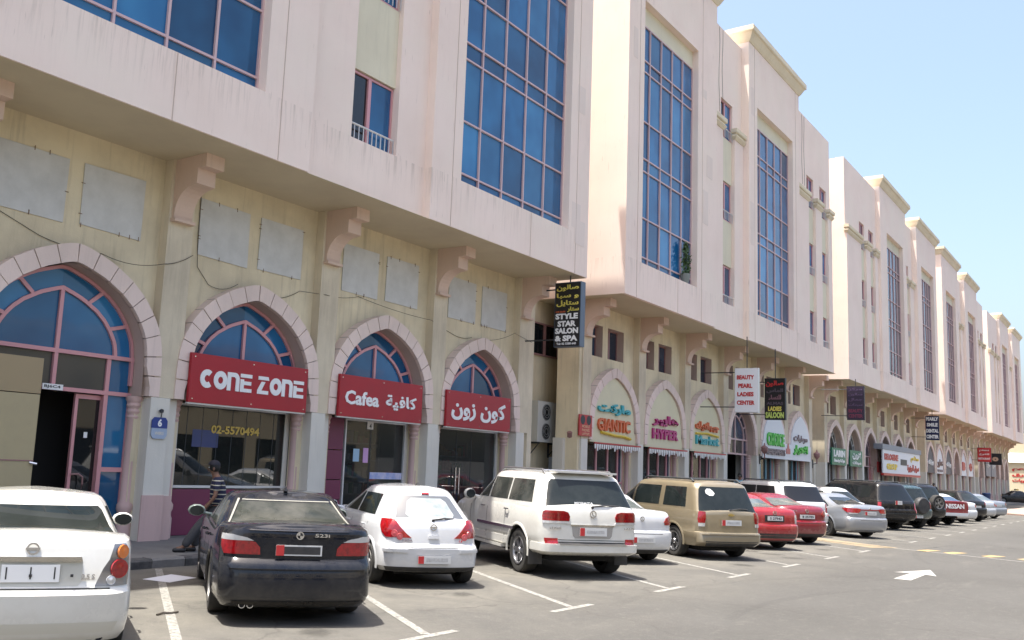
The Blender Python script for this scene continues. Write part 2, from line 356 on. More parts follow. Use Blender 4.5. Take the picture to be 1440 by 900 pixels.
for (cx_, cy_, rad, a0, a1) in ((14, -6, 10.5, 60, 100), (14, -6, 12.0, 60, 100), (30, -9, 14.2, 70, 112), (30, -9, 15.7, 70, 112), (30, -8.2, 14.9, 75, 100)):
    vs = []; n_ = 24
    for i in range(n_+1):
        a = R(a0+(a1-a0)*i/n_); vs += [(cx_+rad*math.cos(a), cy_+rad*math.sin(a), .003), (cx_+(rad+.16)*math.cos(a), cy_+(rad+.16)*math.sin(a), .003)]
    meshobj('tyre_mark', vs, [(2*i, 2*i+1, 2*i+3, 2*i+2) for i in range(n_)], m_t, gnd)['kind'] = 'structure'
# kerb, pavement
kerb = tag(meshobj('kerb', [(-10, 12.12, 0), (172, 12.12, 0), (172, 12.36, 0), (-10, 12.36, 0), (-10, 12.12, .118), (172, 12.12, .118), (172, 12.36, .118), (-10, 12.36, .118)],
     [(0, 1, 5, 4), (4, 5, 6, 7)], M_CONC), None, None, None, 'structure')
me = [None, None]
for i in range(56):
    x = 4+i*.62; k = i % 2
    if me[k] is None:
        b = MB(); b.prism_x([(12.10, -.02), (12.36, -.02), (12.36, .14), (12.13, .14), (12.10, .11)], .006, .612)
        o = b.build('kerb_stone', M_KERBD if k else M_CONC, kerb); me[k] = o.data
    else: o = link(bpy.data.objects.new('kerb_stone', me[k]), kerb)
    o.location = (x, random.uniform(-.006, .006), random.uniform(-.004, .004))
pv = tag(meshobj('pavement', [(-10, 12.36, .136), (172, 12.36, .136), (172, 20, .136), (-10, 20, .136)], [(0, 1, 2, 3)], M_PAVE), None, None, None, 'structure')
mb = MB()
mb.add([(-.34, -.22, .006), (.30, -.25, .006), (.35, .2, .012), (-.3, .24, .008)], [(0, 1, 2, 3)]); mb.add([(-.34, -.22, .004), (.30, -.25, .004), (.35, .2, .010), (-.3, .24, .006)], [(3, 2, 1, 0)])
o = mb.build('paper_sheet', mat('white_card', (.62, .63, .68), .7)); o.location = (8.5, 11.05, 0); o.rotation_euler = (0, 0, .35); tag(o, 'flat white sheet of card lying on the asphalt by the black car', 'card sheet')
mb = MB(); mb.tube([(0, 0, .01), (.1, .02, .02), (.2, -.01, .012), (.3, .02, .01)], .012); o = mb.build('black_stick', M_WIRE); o.location = (6.6, 8.75, 0); tag(o, 'thin black stick on the asphalt beside the cream white saloon', 'stick')

# ------------------------------------------------------------------ arcade pieces
OUT = [(0, 5.22), (.16, 5.195), (.31, 5.15), (.48, 5.09), (.66, 5.02), (.82, 4.94), (.97, 4.85), (1.12, 4.76), (1.25, 4.65), (1.37, 4.545), (1.48, 4.42), (1.585, 4.285), (1.68, 4.13), (1.76, 3.98), (1.82, 3.82), (1.86, 3.64), (1.885, 3.45), (1.895, 3.27), (1.90, 3.08), (1.90, 2.9), (1.90, 2.72)]
def offs(P, d):
    res = []
    for i, p in enumerate(P):
        a = P[max(i-1, 0)]; b = P[min(i+1, len(P)-1)]
        t = Vector((b[0]-a[0], b[1]-a[1])).normalized(); res.append((max(0, p[0]+t.y*d), p[1]-t.x*d))
    res[0] = (0, P[0][1]-d*1.02); return res
INN = offs(OUT, .32)
INF = [(x+(.10 if z < 2.93 else (.05 if z < 3.1 and z > 2.93 else 0)), z) for x, z in INN]   # flared foot
def curve_z(P, x):
    x = abs(x)
    for a, b in zip(P, P[1:]):
        if a[0] <= x <= b[0] and b[0] > a[0]: return a[1]+(b[1]-a[1])*(x-a[0])/(b[0]-a[0])
    return None
VOUS = {}
def arch(parent, cx, detail=True, m=M_STONE):
    """ring of voussoirs standing proud of the wall; stones are sub-parts"""
    n = len(OUT)
    vs = [(x, 14.452, z) for x, z in reversed(OUT)]+[(-x, 14.452, z) for x, z in OUT[1:]]
    vi = [(x, 14.452, z) for x, z in reversed(INF)]+[(-x, 14.452, z) for x, z in INF[1:]]
    k = len(vs); vb = [(x*.998, 14.70, z) for x, _, z in vs]
    fs = [(i, i+1, k+i+1, k+i) for i in range(k-1)]+[(i+1, i, 2*k+i, 2*k+i+1) for i in range(k-1)]
    if 'ring' not in VOUS:
        o = meshobj('arch', vs+vi+vb, fs, M_JOINT if detail else m, parent); VOUS['ring'] = o.data
    else: o = link(bpy.data.objects.new('arch', VOUS['ring']), parent)
    o.location = (cx, 0, 0)
    steps = [0, 2.6, 4.9, 7.1, 9.3, 11.5, 13.7, 15.9, 17.9, 20]
    def at(P, t):
        i = min(int(t), len(P)-2); f = t-i; return (P[i][0]*(1-f)+P[i+1][0]*f, P[i][1]*(1-f)+P[i+1][1]*f)
    if detail:
        for side in (1, -1):
            for q in range(9):
                key = (side, q)
                if key not in VOUS:
                    a, b = steps[q]+.055, steps[q+1]-.055
                    if q == 0: a = .09
                    ts = [a]+[t for t in range(int(a)+1, int(b)+1) if a < t < b]+[b]
                    pr = [at(OUT, t) for t in ts]+[at(INF, t) for t in reversed(ts)]
                    pr = [(x*side, z) for x, z in pr]
                    if side < 0: pr = pr[::-1]
                    vo = MB().prism_y(pr[::-1], 14.42, 14.72).build('voussoir', m, o); VOUS[key] = vo.data
                else: vo = link(bpy.data.objects.new('voussoir', VOUS[key]), o)
                vo.location = (0, random.uniform(-.006, .006), 0)
    else:
        b = MB()
        for side in (1, -1):
            for q in range(9):
                a, c = steps[q]+.06, steps[q+1]-.06; ts = [a]+[t for t in range(int(a)+1, int(c)+1) if a < t < c]+[c]
                pr = [at(OUT, t) for t in ts]+[at(INF, t) for t in reversed(ts)]; pr = [(x*side, z) for x, z in pr]
                if side < 0: pr = pr[::-1]
                b.prism_y(pr[::-1], 14.42, 14.70)
        if 'all' not in VOUS: v = b.build('voussoirs', m, o); VOUS['all'] = v.data
        else: v = link(bpy.data.objects.new('voussoirs', VOUS['all']), o)
        v['kind'] = 'stuff'
    # intrados
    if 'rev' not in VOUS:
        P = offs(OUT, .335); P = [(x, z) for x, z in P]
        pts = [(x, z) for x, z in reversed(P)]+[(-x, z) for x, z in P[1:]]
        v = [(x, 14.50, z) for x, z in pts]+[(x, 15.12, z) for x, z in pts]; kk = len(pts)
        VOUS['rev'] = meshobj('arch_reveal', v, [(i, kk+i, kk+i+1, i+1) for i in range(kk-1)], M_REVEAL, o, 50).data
    else: link(bpy.data.objects.new('arch_reveal', VOUS['rev']), o)
    return o
def wall_bay(parent, c0, c1, rects, m=M_LOW, y0=14.68, y1=15.13, arch_on=True):
    """wall between two pilaster centres, arch opening and small windows cut in it"""
    cx = (c0+c1)/2; xs = {c0, c1}
    if arch_on:
        for x, _ in INN: xs |= {round(cx+x, 4), round(cx-x, 4)}
        xm = max(x for x, _ in INN)
    for a, b, _, _ in rects: xs |= {a, b}
    xs = sorted(x for x in xs if c0 <= x <= c1); mb = MB()
    for a, b in zip(xs, xs[1:]):
        if b-a < 1e-4: continue
        mid = (a+b)/2; lo = (.13, .13)
        if arch_on and abs(mid-cx) < xm:
            za = curve_z(INN, a-cx) or 2.72; zb = curve_z(INN, b-cx) or 2.72; lo = (za, zb)
        segs = []
        r = [q for q in rects if q[0] <= mid <= q[1]]
        if r: segs = [(lo, (r[0][2],)*2), ((r[0][3],)*2, (7.25,)*2)]
        else: segs = [(lo, (7.25,)*2)]
        for (l0, l1), (h0, h1) in segs: mb.prism_y([(a, l0), (b, l1), (b, h1), (a, h0)], y0, y1)
    return mb.build('arcade_wall', m, parent)
CB = MB()
def corbel_profile():
    P = [(14.5, 7.247), (13.55, 7.247), (13.55, 6.99), (13.78, 6.99), (13.78, 6.70)]
    for i in range(9):
        a = PI/2*i/8; P.append((13.88+.50*math.sin(a)-.0, 6.70-.02-.50*(1-math.cos(a))))
    P += [(14.38, 6.08), (14.5, 6.08)]
    return P
def corbel(parent, cx, cache={}):
    if 'm' not in cache:
        pr = corbel_profile(); pr2 = [(y, z) for y, z in pr]
        # triangulated by fan strips towards the back edge so the concave outline fills properly
        mb = MB(); w = .21
        front = pr2[1:-1]
        for s, flip in ((-w, 0), (w, 1)):
            base = len(mb.v); mb.v += [(s, y, z) for y, z in front]+[(s, 14.5, z) for y, z in front]; k = len(front)
            for i in range(k-1):
                f = (base+i, base+i+1, base+k+i+1, base+k+i); mb.f.append(f if flip else f[::-1])
        base = len(mb.v); k = len(front); mb.v += [(-w, y, z) for y, z in front]+[(w, y, z) for y, z in front]
        for i in range(k-1): mb.f.append((base+i+1, base+i, base+k+i, base+k+i+1))
        mb.box(-w-.03, w+.03, 14.30, 14.52, 6.04, 6.10)
        o = mb.build('corbel', M_COR, parent); cache['m'] = o.data
    else: o = link(bpy.data.objects.new('corbel', cache['m']), parent)
    o.location = (cx, 0, 0); return o
def pilaster(parent, cx, w=.29, low=True, wr=None, skip='', cache={}):
    key = (w, low, wr)
    if key not in cache:
        o = box('pilaster', M_PIL, parent, -w, wr or w, 14.45, 15.13, 2.725, 7.247); cache[key] = o.data
    else: o = link(bpy.data.objects.new('pilaster', cache[key]), parent)
    o.location = (cx, 0, 0)
    if low:
        if 'pier' not in cache:
            mb = MB(); mb.box(-.34, .08, 14.42, 15.3, .13, 2.72); p = mb.build('pier', M_PIER, o); cache['pier'] = p.data
            mb = MB(); mb.box(.08, .34, 14.56, 15.3, .13, 2.722); mb.box(-.62, -.34, 14.93, 15.3, .13, 2.722); mb.box(.34, .60, 14.93, 15.3, .13, 2.722); p = mb.build('jamb', M_PIER, o); cache['jamb'] = p.data
            mb = MB(); mb.box(-.37, .1, 14.39, 14.42, .13, .95); mb.box(.1, .36, 14.50, 14.56, .13, .93); p = mb.build('plinth', M_PINKCOL, o); cache['pl'] = p.data
            for sx, nm in ((-.445, 'c1'), (.445, 'c2')):
                mb = MB(); mb.lathe([(.14, .13), (.14, .5), (.12, .56), (.12, .62), (.145, .68), (.145, .76), (.105, .82), (.10, 2.30), (.12, 2.34), (.10, 2.38), (.125, 2.44), (.105, 2.49), (.135, 2.55), (.12, 2.6), (.155, 2.66), (.155, 2.72)], (sx, 14.78), 14)
                p = mb.build('column', M_PINKCOL, o, 40); cache[nm] = p.data
        else:
            for k, nm in (('pier', 'pier'), ('jamb', 'jamb'), ('pl', 'plinth'), ('c1', 'column'), ('c2', 'column')):
              if k != skip: link(bpy.data.objects.new(nm, cache[k]), o)
    return o
def fan_glazing(parent, cx, gl, y=14.84, z0=2.74, fr=M_FRAME, detail=True, base=3.38):
    """pointed window: outer and inner pointed frames, radial bars, mullion, a pane in each field"""
    P0 = offs(OUT, .345); P1 = offs(OUT, .70)
    P0 = [p for p in P0 if p[1] > z0]; 
    root = MB()
    def ribbon(P, w):
        Q = offs(P, w); v = []; 
        for s in (1, -1):
            n = len(P)
            vs = [(s*x, yy, z) for x, z in P for yy in (y-.05, y+.02)]+[(s*x, yy, z) for x, z in Q for yy in (y-.05, y+.02)]
            fs = []
            for i in range(n-1):
                a, b, c, d = 2*i, 2*i+2, 2*n+2*i+2, 2*n+2*i
                f = [(a, b, c, d), (a, a+1, b+1, b), (d, c, c+1, d+1)]
                fs += [t if s < 0 else t[::-1] for t in f]
            root.add(vs, fs)
    ribbon([p for p in P0 if p[1] >= z0], .06)
    P1b = [p for p in P1 if p[1] >= base]; ribbon(P1b, .065)
    root.box(-.035, .035, y-.052, y+.02, z0, P1[0][1])
    root.box(-P0[-1][0], P0[-1][0], y-.054, y+.02, base-.035, base+.035)
    def pt(P, t): i = min(int(t), len(P)-2); f = t-i; return (P[i][0]*(1-f)+P[i+1][0]*f, P[i][1]*(1-f)+P[i+1][1]*f)
    for s in (1, -1):
        for t in (6.2, 11.8):
            a = pt(P1, t-.8); b = pt(P0, t); root.bar((s*a[0], a[1]), (s*b[0], b[1]), .065, y-.048, y+.02)
    o = root.build('window_frame', fr, parent); o.location = (cx, 0, 0)
    # panes
    def pane(pr, name='pane'):
        b = MB(); b.prism_y(pr, y, y+.008); q = b.build(name, gl, o)
        t = random.uniform(-.004, .004); q.rotation_euler = (random.uniform(-.004, .004)*0, 0, 0); return q
    for s in (1, -1):
        pr = [(0, base)]+[(x, z) for x, z in reversed(P1b)]
        pr = [(s*x, z) for x, z in pr]; pr = pr if s > 0 else pr[::-1]
        pane(pr)
        ks = [0, 6.2, 11.8, 16.2]
        for a, b in zip(ks, ks[1:]):
            ts = [a]+[t for t in range(int(a)+1, int(b)+1) if a < t < b]+[b]
            ii = [pt(P1, max(0, t-.8) if 0 < t < 16 else t) for t in ts]; oo = [pt(P0, min(t, len(P0)-1)) for t in ts]
            pr = ii+oo[::-1]; pr = [(s*x, z) for x, z in pr]; pr = pr[::-1] if s > 0 else pr
            pane(pr)
    return o
def railing(parent, x0, x1, y, z, h=.34):
    mb = MB(); mb.tube([(x0, y, z+h), (x1, y, z+h)], .022)
    n = max(4, int((x1-x0)/.14))
    for i in range(n+1):
        x = x0+(x1-x0)*i/n; mb.box(x-.009, x+.009, y-.009, y+.009, z, z+h)
    return mb.build('window_railing', M_ALU, parent)
def cornice(parent, x0, x1, y0, y1, z, h=.60, ov=.30, m=M_CORN, name='cornice'):
    mb = MB(); lv = [(0, .03), (.10, .10), (.14, .12), (.55*h, ov-.08), (.60*h, ov-.02), (.66*h, ov), (h, ov)]
    vs = []
    for dz, o in lv: vs += [(x0-o, y0-o, z+dz), (x1+o, y0-o, z+dz), (x1+o, y1, z+dz), (x0-o, y1, z+dz)]
    fs = [(0, 3, 2, 1)]
    for i in range(len(lv)-1):
        a = 4*i
        for k in range(4): fs.append((a+k, a+(k+1) % 4, a+4+(k+1) % 4, a+4+k))
    a = 4*(len(lv)-1); fs.append((a, a+1, a+2, a+3)); mb.add(vs, fs)
    return mb.build(name, m, parent)
M_CRACK = mat('fine_joint', (.50, .40, .34), .9); M_PATCH = stucco('repair_render', (.76, .65, .57), (.68, .57, .49), .6, .2)
ROWS = [8.49, 8.76, 10.09, 11.70, 12.14, 13.43, 15.19, 15.59, 16.82]
def bay(parent, x0, x1, yb, r0, r1, gl, top=20.1, detail=True, cor=True, fr=M_FRAMEL):
    yg = yb+.27
    mb = MB(); yk = 13.5
    mb.box(x0, r0, yb, yk, 7.25, top); mb.box(r1, x1, yb, yk, 7.25, top); mb.box(r0, r1, yb, yk, 7.25, 8.45); mb.box(r0, r1, yb, yk, 17.5, top)
    w = mb.build('bay_wall', M_UP, parent)
    box('spandrel', M_SPAN, parent, r0, r1, yg-.03, yk-.01, 16.84, 17.5)
    if detail:
        for xx, za, zb_ in ((r0-.35, 7.26, top-.02), (r1+.42, 7.26, top-.02), ((r0+r1)/2+.6, 7.26, 8.44)): box('movement_joint', M_CRACK, parent, xx-.006, xx+.006, yb-.010, yb-.0004, za, zb_)
        for i in range(4):
            xx = random.choice((random.uniform(x0+.05, r0-.75), random.uniform(r1+.05, x1-.75))); zz = random.uniform(8, 18); box('repair_patch', M_PATCH, parent, xx, xx+random.uniform(.3, .6), yb-.0035-.0012*i, yb-.0004, zz, zz+random.uniform(.3, 1.3))
    if cor: cornice(parent, x0, x1, yb, 14.5, top)
    cols = [r0+(r1-r0)*i/5 for i in range(6)]
    mb = MB()
    for i, x in enumerate(cols): w_ = .024 if 0 < i < 5 else .04; mb.box(max(r0+.001, x-w_), min(r1-.001, x+w_), yg-.05, yg+.03, 8.452, 16.84)
    for z in ROWS: mb.box(r0+.002, r1-.002, yg-.047, yg+.03, z-.022, z+.022)
    f = mb.build('window', fr, parent)
    allp = MB()
    for i in range(5):
        for k in range(len(ROWS)-1):
            a, b, c, d = cols[i]+.02, cols[i+1]-.02, ROWS[k]+.02, ROWS[k+1]-.02
            t1, t2 = random.uniform(-.0035, .0035), random.uniform(-.005, .005)
            vs = [(a, yg-t1-t2, c), (b, yg+t1-t2, c), (b, yg+t1+t2, d), (a, yg-t1+t2, d)]
            vs += [(x, y+.01, z) for x, y, z in vs]; fs = [(0, 1, 2, 3), (7, 6, 5, 4), (0, 4, 5, 1), (1, 5, 6, 2), (2, 6, 7, 3), (3, 7, 4, 0)]
            if detail: meshobj('pane', vs, fs, gl[0] if random.random() < .8 else gl[1], f)
            else: allp.add(vs, fs)
    if not detail: allp.build('panes', gl[0], f)['kind'] = 'stuff'
def small_window(parent, s0, s1, z0, z1, y, gl=M_BLUE, fr=M_FRAME, rail=True, yr=None, detail=True):
    mb = MB(); t = .05
    mb.box(s0, s0+t, y-.05, y+.02, z0, z1); mb.box(s1-t, s1, y-.05, y+.02, z0, z1); mb.box(s0+t, s1-t, y-.05, y+.02, z1-t, z1); mb.box(s0+t, s1-t, y-.05, y+.02, z0, z0+t)
    m = s0+(s1-s0)*.46; mb.box(m-.05, m+.05, y-.06, y+.02, z0+t, z1-t)
    f = mb.build('window', fr, parent)
    if detail:
        box('pane', M_DARKG, f, s0+t, m-.05, y-.01, y, z0+t, z1-t); box('pane', gl, f, m+.05, s1-t, y-.02, y-.01, z0+t, z1-t)
    else: box('pane', M_DARKG, f, s0+t, s1-t, y-.01, y, z0+t, z1-t)
    if rail: railing(f, s0+.02, s1-.02, (yr or y)-.02, z0)
FL = [(8.46, 10.03), (11.9, 13.47), (15.32, 16.86)]
def flat(parent, x0, x1, strips, yf=12.98, top=19.85, caps=True, detail=True, rail=True, gl=M_BLUE):
    """plain wall section: window strips between fins that end in small cornices under a set-back attic"""
    ya, yk = yf+.10, 13.5; mb = MB(); xs = [x0]+[v for s in strips for v in s]+[x1]
    fins = [(xs[i], xs[i+1]) for i in range(0, len(xs), 2)]
    for a, b in fins: mb.box(a, b, yf, ya, 8.45, 15.45)
    mb.box(x0, x1, yf, yk, 7.25, 8.45)
    for a, b in fins: mb.box(a, b, ya, yk, 8.45, top)
    for a, b in strips: mb.box(a, b, ya, yk, 16.88, top)
    mb.build('wall_section', M_ATT if False else M_UP, parent)
    for a, b in strips:
        box('spandrel', M_SPAN, parent, a, b, ya+.03, yk, 10.05, 11.88); box('spandrel', M_SPAN, parent, a, b, ya+.03, yk, 13.49, 15.30)
    for a, b in strips:
        for z0, z1 in FL: small_window(parent, a+.01, b-.01, z0, z1, ya+.13, gl=gl, detail=detail, rail=rail, yr=yf+.1)
    if caps:
        for a, b in fins: cornice(parent, a+.02, b-.02, yf, ya+.02, 15.45, .45, .14, M_CORN, 'fin_cap')
def roof_block(parent, x0, x1):
    mb = MB(); mb.box(x0+.004, x1-.004, 13.5, 27, 7.256, 19.83); o = mb.build('rear_block', M_UP, parent)
    mb = MB(); mb.add([(x0, 12.9, 7.25), (x1, 12.9, 7.25), (x1, 15.2, 7.25), (x0, 15.2, 7.25), (x0, 12.9, 7.262), (x1, 12.9, 7.262), (x1, 15.2, 7.262), (x0, 15.2, 7.262)], [(3, 2, 1, 0)])
    return o
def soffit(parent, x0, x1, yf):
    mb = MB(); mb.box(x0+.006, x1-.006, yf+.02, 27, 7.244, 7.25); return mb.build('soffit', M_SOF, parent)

PITCH = 4.17
def arcade(parent, p0, n, detail, kinds, last_open=True):
    cs = [p0+PITCH*i for i in range(n+1)]
    for i, c in enumerate(cs):
        pilaster(parent, c, skip='c1' if i == 0 and c > 5 else 'c2' if i == n else ''); corbel(parent, c-.02)
    for i in range(n):
        c0, c1 = cs[i], cs[i+1]; cx = (c0+c1)/2; k = kinds[i]
        rects = [] if k[0] == 'cover' else [(c0+.50, c0+1.48, 5.53, 6.60), (c0+1.86, c0+3.08, 5.53, 6.60)]
        wall_bay(parent, c0+.29, c1-.29, rects)
        arch(parent, cx, detail)
        for a, b, z0, z1 in rects:
            small_window(parent, a, b, z0, z1, 14.98, gl=M_BLUED, fr=M_FRAMED if detail else M_FRAMED, rail=False, detail=detail)
            mb = MB(); y0, y1 = 14.684, 15.12
            mb.add([(a+.004, y0, z0+.004), (b-.004, y0, z0+.004), (b-.004, y1, z0+.004), (a+.004, y1, z0+.004), (a+.004, y0, z1-.004), (b-.004, y0, z1-.004), (b-.004, y1, z1-.004), (a+.004, y1, z1-.004)],
                   [(0, 1, 2, 3), (7, 6, 5, 4), (1, 5, 6, 2), (0, 3, 7, 4)])
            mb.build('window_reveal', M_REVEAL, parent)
    return cs
# ------------------------------------------------------------------ the five blocks of the terrace
GL = (M_BLUE, M_BLUEL)
A = thing('commercial_building', 'nearest pink commercial block at left, with red shop signs and grey metal wall covers', 'building', group='blocks of the shopping terrace')
bay(A, 4.65, 12.27, 12.74, 5.85, 11.03, GL)
bay(A, -6, 0.8, 12.74, -5, 0, GL, detail=False, cor=False)
flat(A, .8, 4.65, [(1.9, 3.4)], caps=False, detail=False)
flat(A, 12.27, 16.15, [(13.65, 15.13)])
bay(A, 16.15, 23.65, 12.76, 17.3, 22.5, GL)
roof_block(A, -6, 23.65); soffit(A, -6, 23.65, 12.76)
PITCH = 4.14
csA = arcade(A, 2.40, 5, True, [('cover',)]*5)
box('pilaster', M_PIL, A, 23.39, 23.62, 14.45, 15.6, .13, 7.246)
box('rear_wall', M_LOW, A, -6, 2.1, 14.68, 18, .13, 7.24)
B = thing('commercial_building', 'second pink commercial block, its blue glazed bays above the cream market signs', 'building', group='blocks of the shopping terrace')
bay(B, 26.2, 33.9, 12.8, 27.37, 32.02, GL)
flat(B, 33.9, 37.55, [(35.2, 36.5)], yf=13.03)
bay(B, 37.55, 44.6, 12.8, 38.6, 43.6, GL)
flat(B, 44.6, 51.15, [(46.95, 48.15), (49.25, 50.45)], yf=13.03)
roof_block(B, 26.2, 51.15); soffit(B, 26.2, 51.15, 12.9)
PITCH = 4.17
csB = arcade(B, 27.17-.21, 6, True, [('w',)]*6)
GLC = (M_BLUED, M_BLUE)
C = thing('commercial_building', 'third pink commercial block, with two window strips above the green shop signs', 'building', group='blocks of the shopping terrace')
flat(C, 53.9, 61.4, [(57.15, 58.35), (59.4, 60.6)], yf=12.95, gl=M_BLUED)
bay(C, 61.4, 69.0, 12.8, 63.2, 68.0, GLC, detail=False)
flat(C, 69.0, 72.7, [(70.3, 71.4)], yf=13.03, detail=False, gl=M_BLUED)
bay(C, 72.7, 80.1, 12.8, 74.3, 79.0, GLC, detail=False)
roof_block(C, 53.9, 80.1); soffit(C, 53.9, 80.1, 12.95)
csC = arcade(C, 54.9, 6, False, [('w',)]*6)
D = thing('commercial_building', 'fourth pink commercial block farther along the terrace, beyond the hanging dental sign', 'building', group='blocks of the shopping terrace')
bay(D, 82.7, 90.4, 12.8, 84.4, 89.0, GLC, detail=False)
flat(D, 90.4, 94.05, [(91.7, 92.9)], yf=13.03, detail=False, rail=False, gl=M_BLUED)
bay(D, 94.05, 101.3, 12.8, 95.7, 100.2, GLC, detail=False)
flat(D, 101.3, 107.7, [(103.5, 104.6), (105.7, 106.9)], yf=13.03, detail=False, rail=False, gl=M_BLUED)
roof_block(D, 82.7, 107.7); soffit(D, 82.7, 107.7, 12.9)
csD = arcade(D, 83.6, 6, False, [('w',)]*6)
Eb = thing('commercial_building', 'farthest pink commercial block at the end of the terrace, over the dark red sign', 'building', group='blocks of the shopping terrace')
flat(Eb, 110.4, 117.9, [(113.6, 114.8), (115.9, 117.1)], yf=12.95, detail=False, rail=False, gl=M_BLUED)
bay(Eb, 117.9, 125.5, 12.8, 119.5, 124.2, GLC, detail=False)
flat(Eb, 125.5, 129.2, [(126.8, 128.0)], yf=13.03, detail=False, rail=False, gl=M_BLUED)
bay(Eb, 129.2, 137.4, 12.8, 130.9, 135.6, GLC, detail=False)
roof_block(Eb, 110.4, 137.4); soffit(Eb, 110.4, 137.4, 12.95)
csE = arcade(Eb, 111.4, 6, False, [('w',)]*6)
# ground-floor rear walls, passage walls
for bl, a, b in ((A, 2.1, 23.4), ):
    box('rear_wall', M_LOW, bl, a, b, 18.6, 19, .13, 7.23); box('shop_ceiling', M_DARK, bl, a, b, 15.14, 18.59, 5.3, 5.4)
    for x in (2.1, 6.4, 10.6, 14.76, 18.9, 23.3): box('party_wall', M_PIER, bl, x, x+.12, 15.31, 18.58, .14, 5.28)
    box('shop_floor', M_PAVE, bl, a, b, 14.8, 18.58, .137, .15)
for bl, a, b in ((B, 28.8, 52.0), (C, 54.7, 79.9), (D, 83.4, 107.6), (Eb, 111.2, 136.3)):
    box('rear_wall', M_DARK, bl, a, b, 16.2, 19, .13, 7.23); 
    box('end_wall', M_LOW, bl, a-.0, a+.2, 15.14, 16.19, .13, 7.24); box('end_wall', M_LOW, bl, b-.2, b, 15.14, 16.19, .13, 7.24)
box('end_wall', M_LOW, A, 23.62, 23.64, 15.2, 27, .13, 7.24)
box('passage_wall', M_LOW, B, 23.66, 28.79, 16.0, 16.15, .13, 7.24)
box('passage_wall', M_LOW, C, 52.2, 54.6, 17.2, 17.4, .13, 7.24)
box('passage_wall', M_LOW, D, 80.2, 83.4, 17.2, 17.4, .13, 7.24)
box('passage_wall', M_LOW, Eb, 107.9, 111.2, 17.2, 17.4, .13, 7.24)
small_window(B, 25.95, 27.6, 5.41, 6.5, 15.97, gl=M_DARKG, fr=M_FRAMED, rail=False)
box('side_pier', M_LOW, B, 26.50, 26.67, 14.5, 15.3, .13, 7.24)

# grey metal covers on the first block
M_RUST = mat('rust_edge', (.22, .15, .10), .9)
cov = None
for i, c in enumerate(csA[:-1]):
    for a, b in ((c+.60, c+1.86), (c+2.16, c+3.42)):
        mb = MB(); j = [random.uniform(-.02, .02) for _ in range(4)]
        mb.prism_y([(a+j[0], 5.60+j[1]), (b+j[2], 5.58+j[3]), (b+j[0], 6.71+j[1]), (a+j[3], 6.72+j[2])], 14.655, 14.678)
        p = mb.build('metal_cover', M_PANEL, A)
        cl = MB()
        for q in range(6):
            t = random.random(); e = random.choice((0, 1, 2, 3))
            if e < 2: x = a+(b-a)*t; z = 6.71 if e else 5.6; cl.box(x-.006, x+.006, 14.648, 14.66, z-.04, z+.04)
            else: z = 5.6+1.1*t; x = a if e == 2 else b; cl.box(x-.035, x+.035, 14.648, 14.66, z-.006, z+.006)
        cl.build('cover_clips', M_RUST, p)['kind'] = 'stuff'
# ------------------------------------------------------------------ first block ground floor
def entrance(parent, cx, hx0=None, dark=M_DARKG, fr=M_FRAME, side=M_BLUEL):
    y = 14.86; f = MB(); o = parent
    for x in (-1.56, -1.06, 1.05, 1.56): f.box(cx+x-.04, cx+x+.04, y-.05, y+.03, .14, 3.36 if abs(x) < 1.5 else 2.76)
    f.box(cx-.03, cx+.03, y-.05, y+.03, 2.74, 3.36); f.box(cx-1.6, cx+1.6, y-.056, y+.03, 2.70, 2.77)
    for z in (1.38,): f.box(cx-1.52, cx-1.1, y-.046, y+.02, z-.04, z+.04); f.box(cx+1.09, cx+1.52, y-.046, y+.02, z-.04, z+.04)
    for z in (.16,): f.box(cx-1.52, cx-1.1, y-.046, y+.02, z, z+.12); f.box(cx+1.09, cx+1.52, y-.046, y+.02, z, z+.12)
    fo = f.build('door_frame', fr, parent)
    for a, b in ((-1.52, -1.1), (1.09, 1.52)):
        for z0, z1 in ((.28, 1.34), (1.42, 2.70), (2.77, 3.34)): box('pane', side, fo, cx+a, cx+b, y-.01, y, z0, z1)
    for a, b in ((-1.02, -.03), (.03, 1.01)): box('pane', mat('grey_glass', (.06, .062, .058), .1, 0, .5), fo, cx+a, cx+b, y-.01, y, 2.77, 3.34)
    return fo
fan_glazing(A, csA[1]+2.07, M_BLUEL); entrance(A, csA[1]+2.07)
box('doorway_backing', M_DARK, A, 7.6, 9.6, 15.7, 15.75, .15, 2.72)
d = MB()                                   # right leaf, ajar
for a in ((0, .06), (.50, .56)): d.box(a[0], a[1], -.03, .03, .16, 2.68)
d.box(.06, .50, -.03, .03, 2.60, 2.68); d.box(.06, .50, -.03, .03, .16, .28)
dl = d.build('door_leaf', M_FRAME, A); dl.location = (9.12, 14.93, 0)
box('pane', M_DARKG, dl, .06, .50, -.008, .008, .28, 2.60)
b = MB(); b.tube([(.05, -.05, 1.28), (.16, -.1, 1.29), (.24, -.1, 1.24), (.25, -.1, 1.12), (.24, -.1, 1.0), (.16, -.1, .95), (.05, -.05, .95)], .018, 8); b.build('handle', M_FRAMED, dl, 60)
box('notice', M_WHITE, dl, .24, .31, -.012, -.009, 1.92, 2.02)
bx = tag(box('number_plaque', M_WHITE, None, 8.40, 8.78, 14.76, 14.78, 2.70, 2.80), 'small white name plate on the transom over the dark doorway', 'plaque')
ftext('BJ6C4', M_BLACKB, bx, 8.43, 2.72, .3, .06, 14.759, depth=.002)
h = MB(); h.box(5.9, 8.07, 14.22, 14.30, .14, 2.57); hh = h.build('site_hoarding', M_BEIGE); tag(hh, 'beige boarded hoarding standing before the left side of the big arched doorway', 'hoarding')
box('top_board', mat('tan_board', (.34, .26, .145), .6), hh, 5.9, 8.07, 14.215, 14.302, 2.585, 3.16)
box('mid_rail', M_FRAMED, hh, 5.9, 8.07, 14.212, 14.22, 1.50, 1.52)
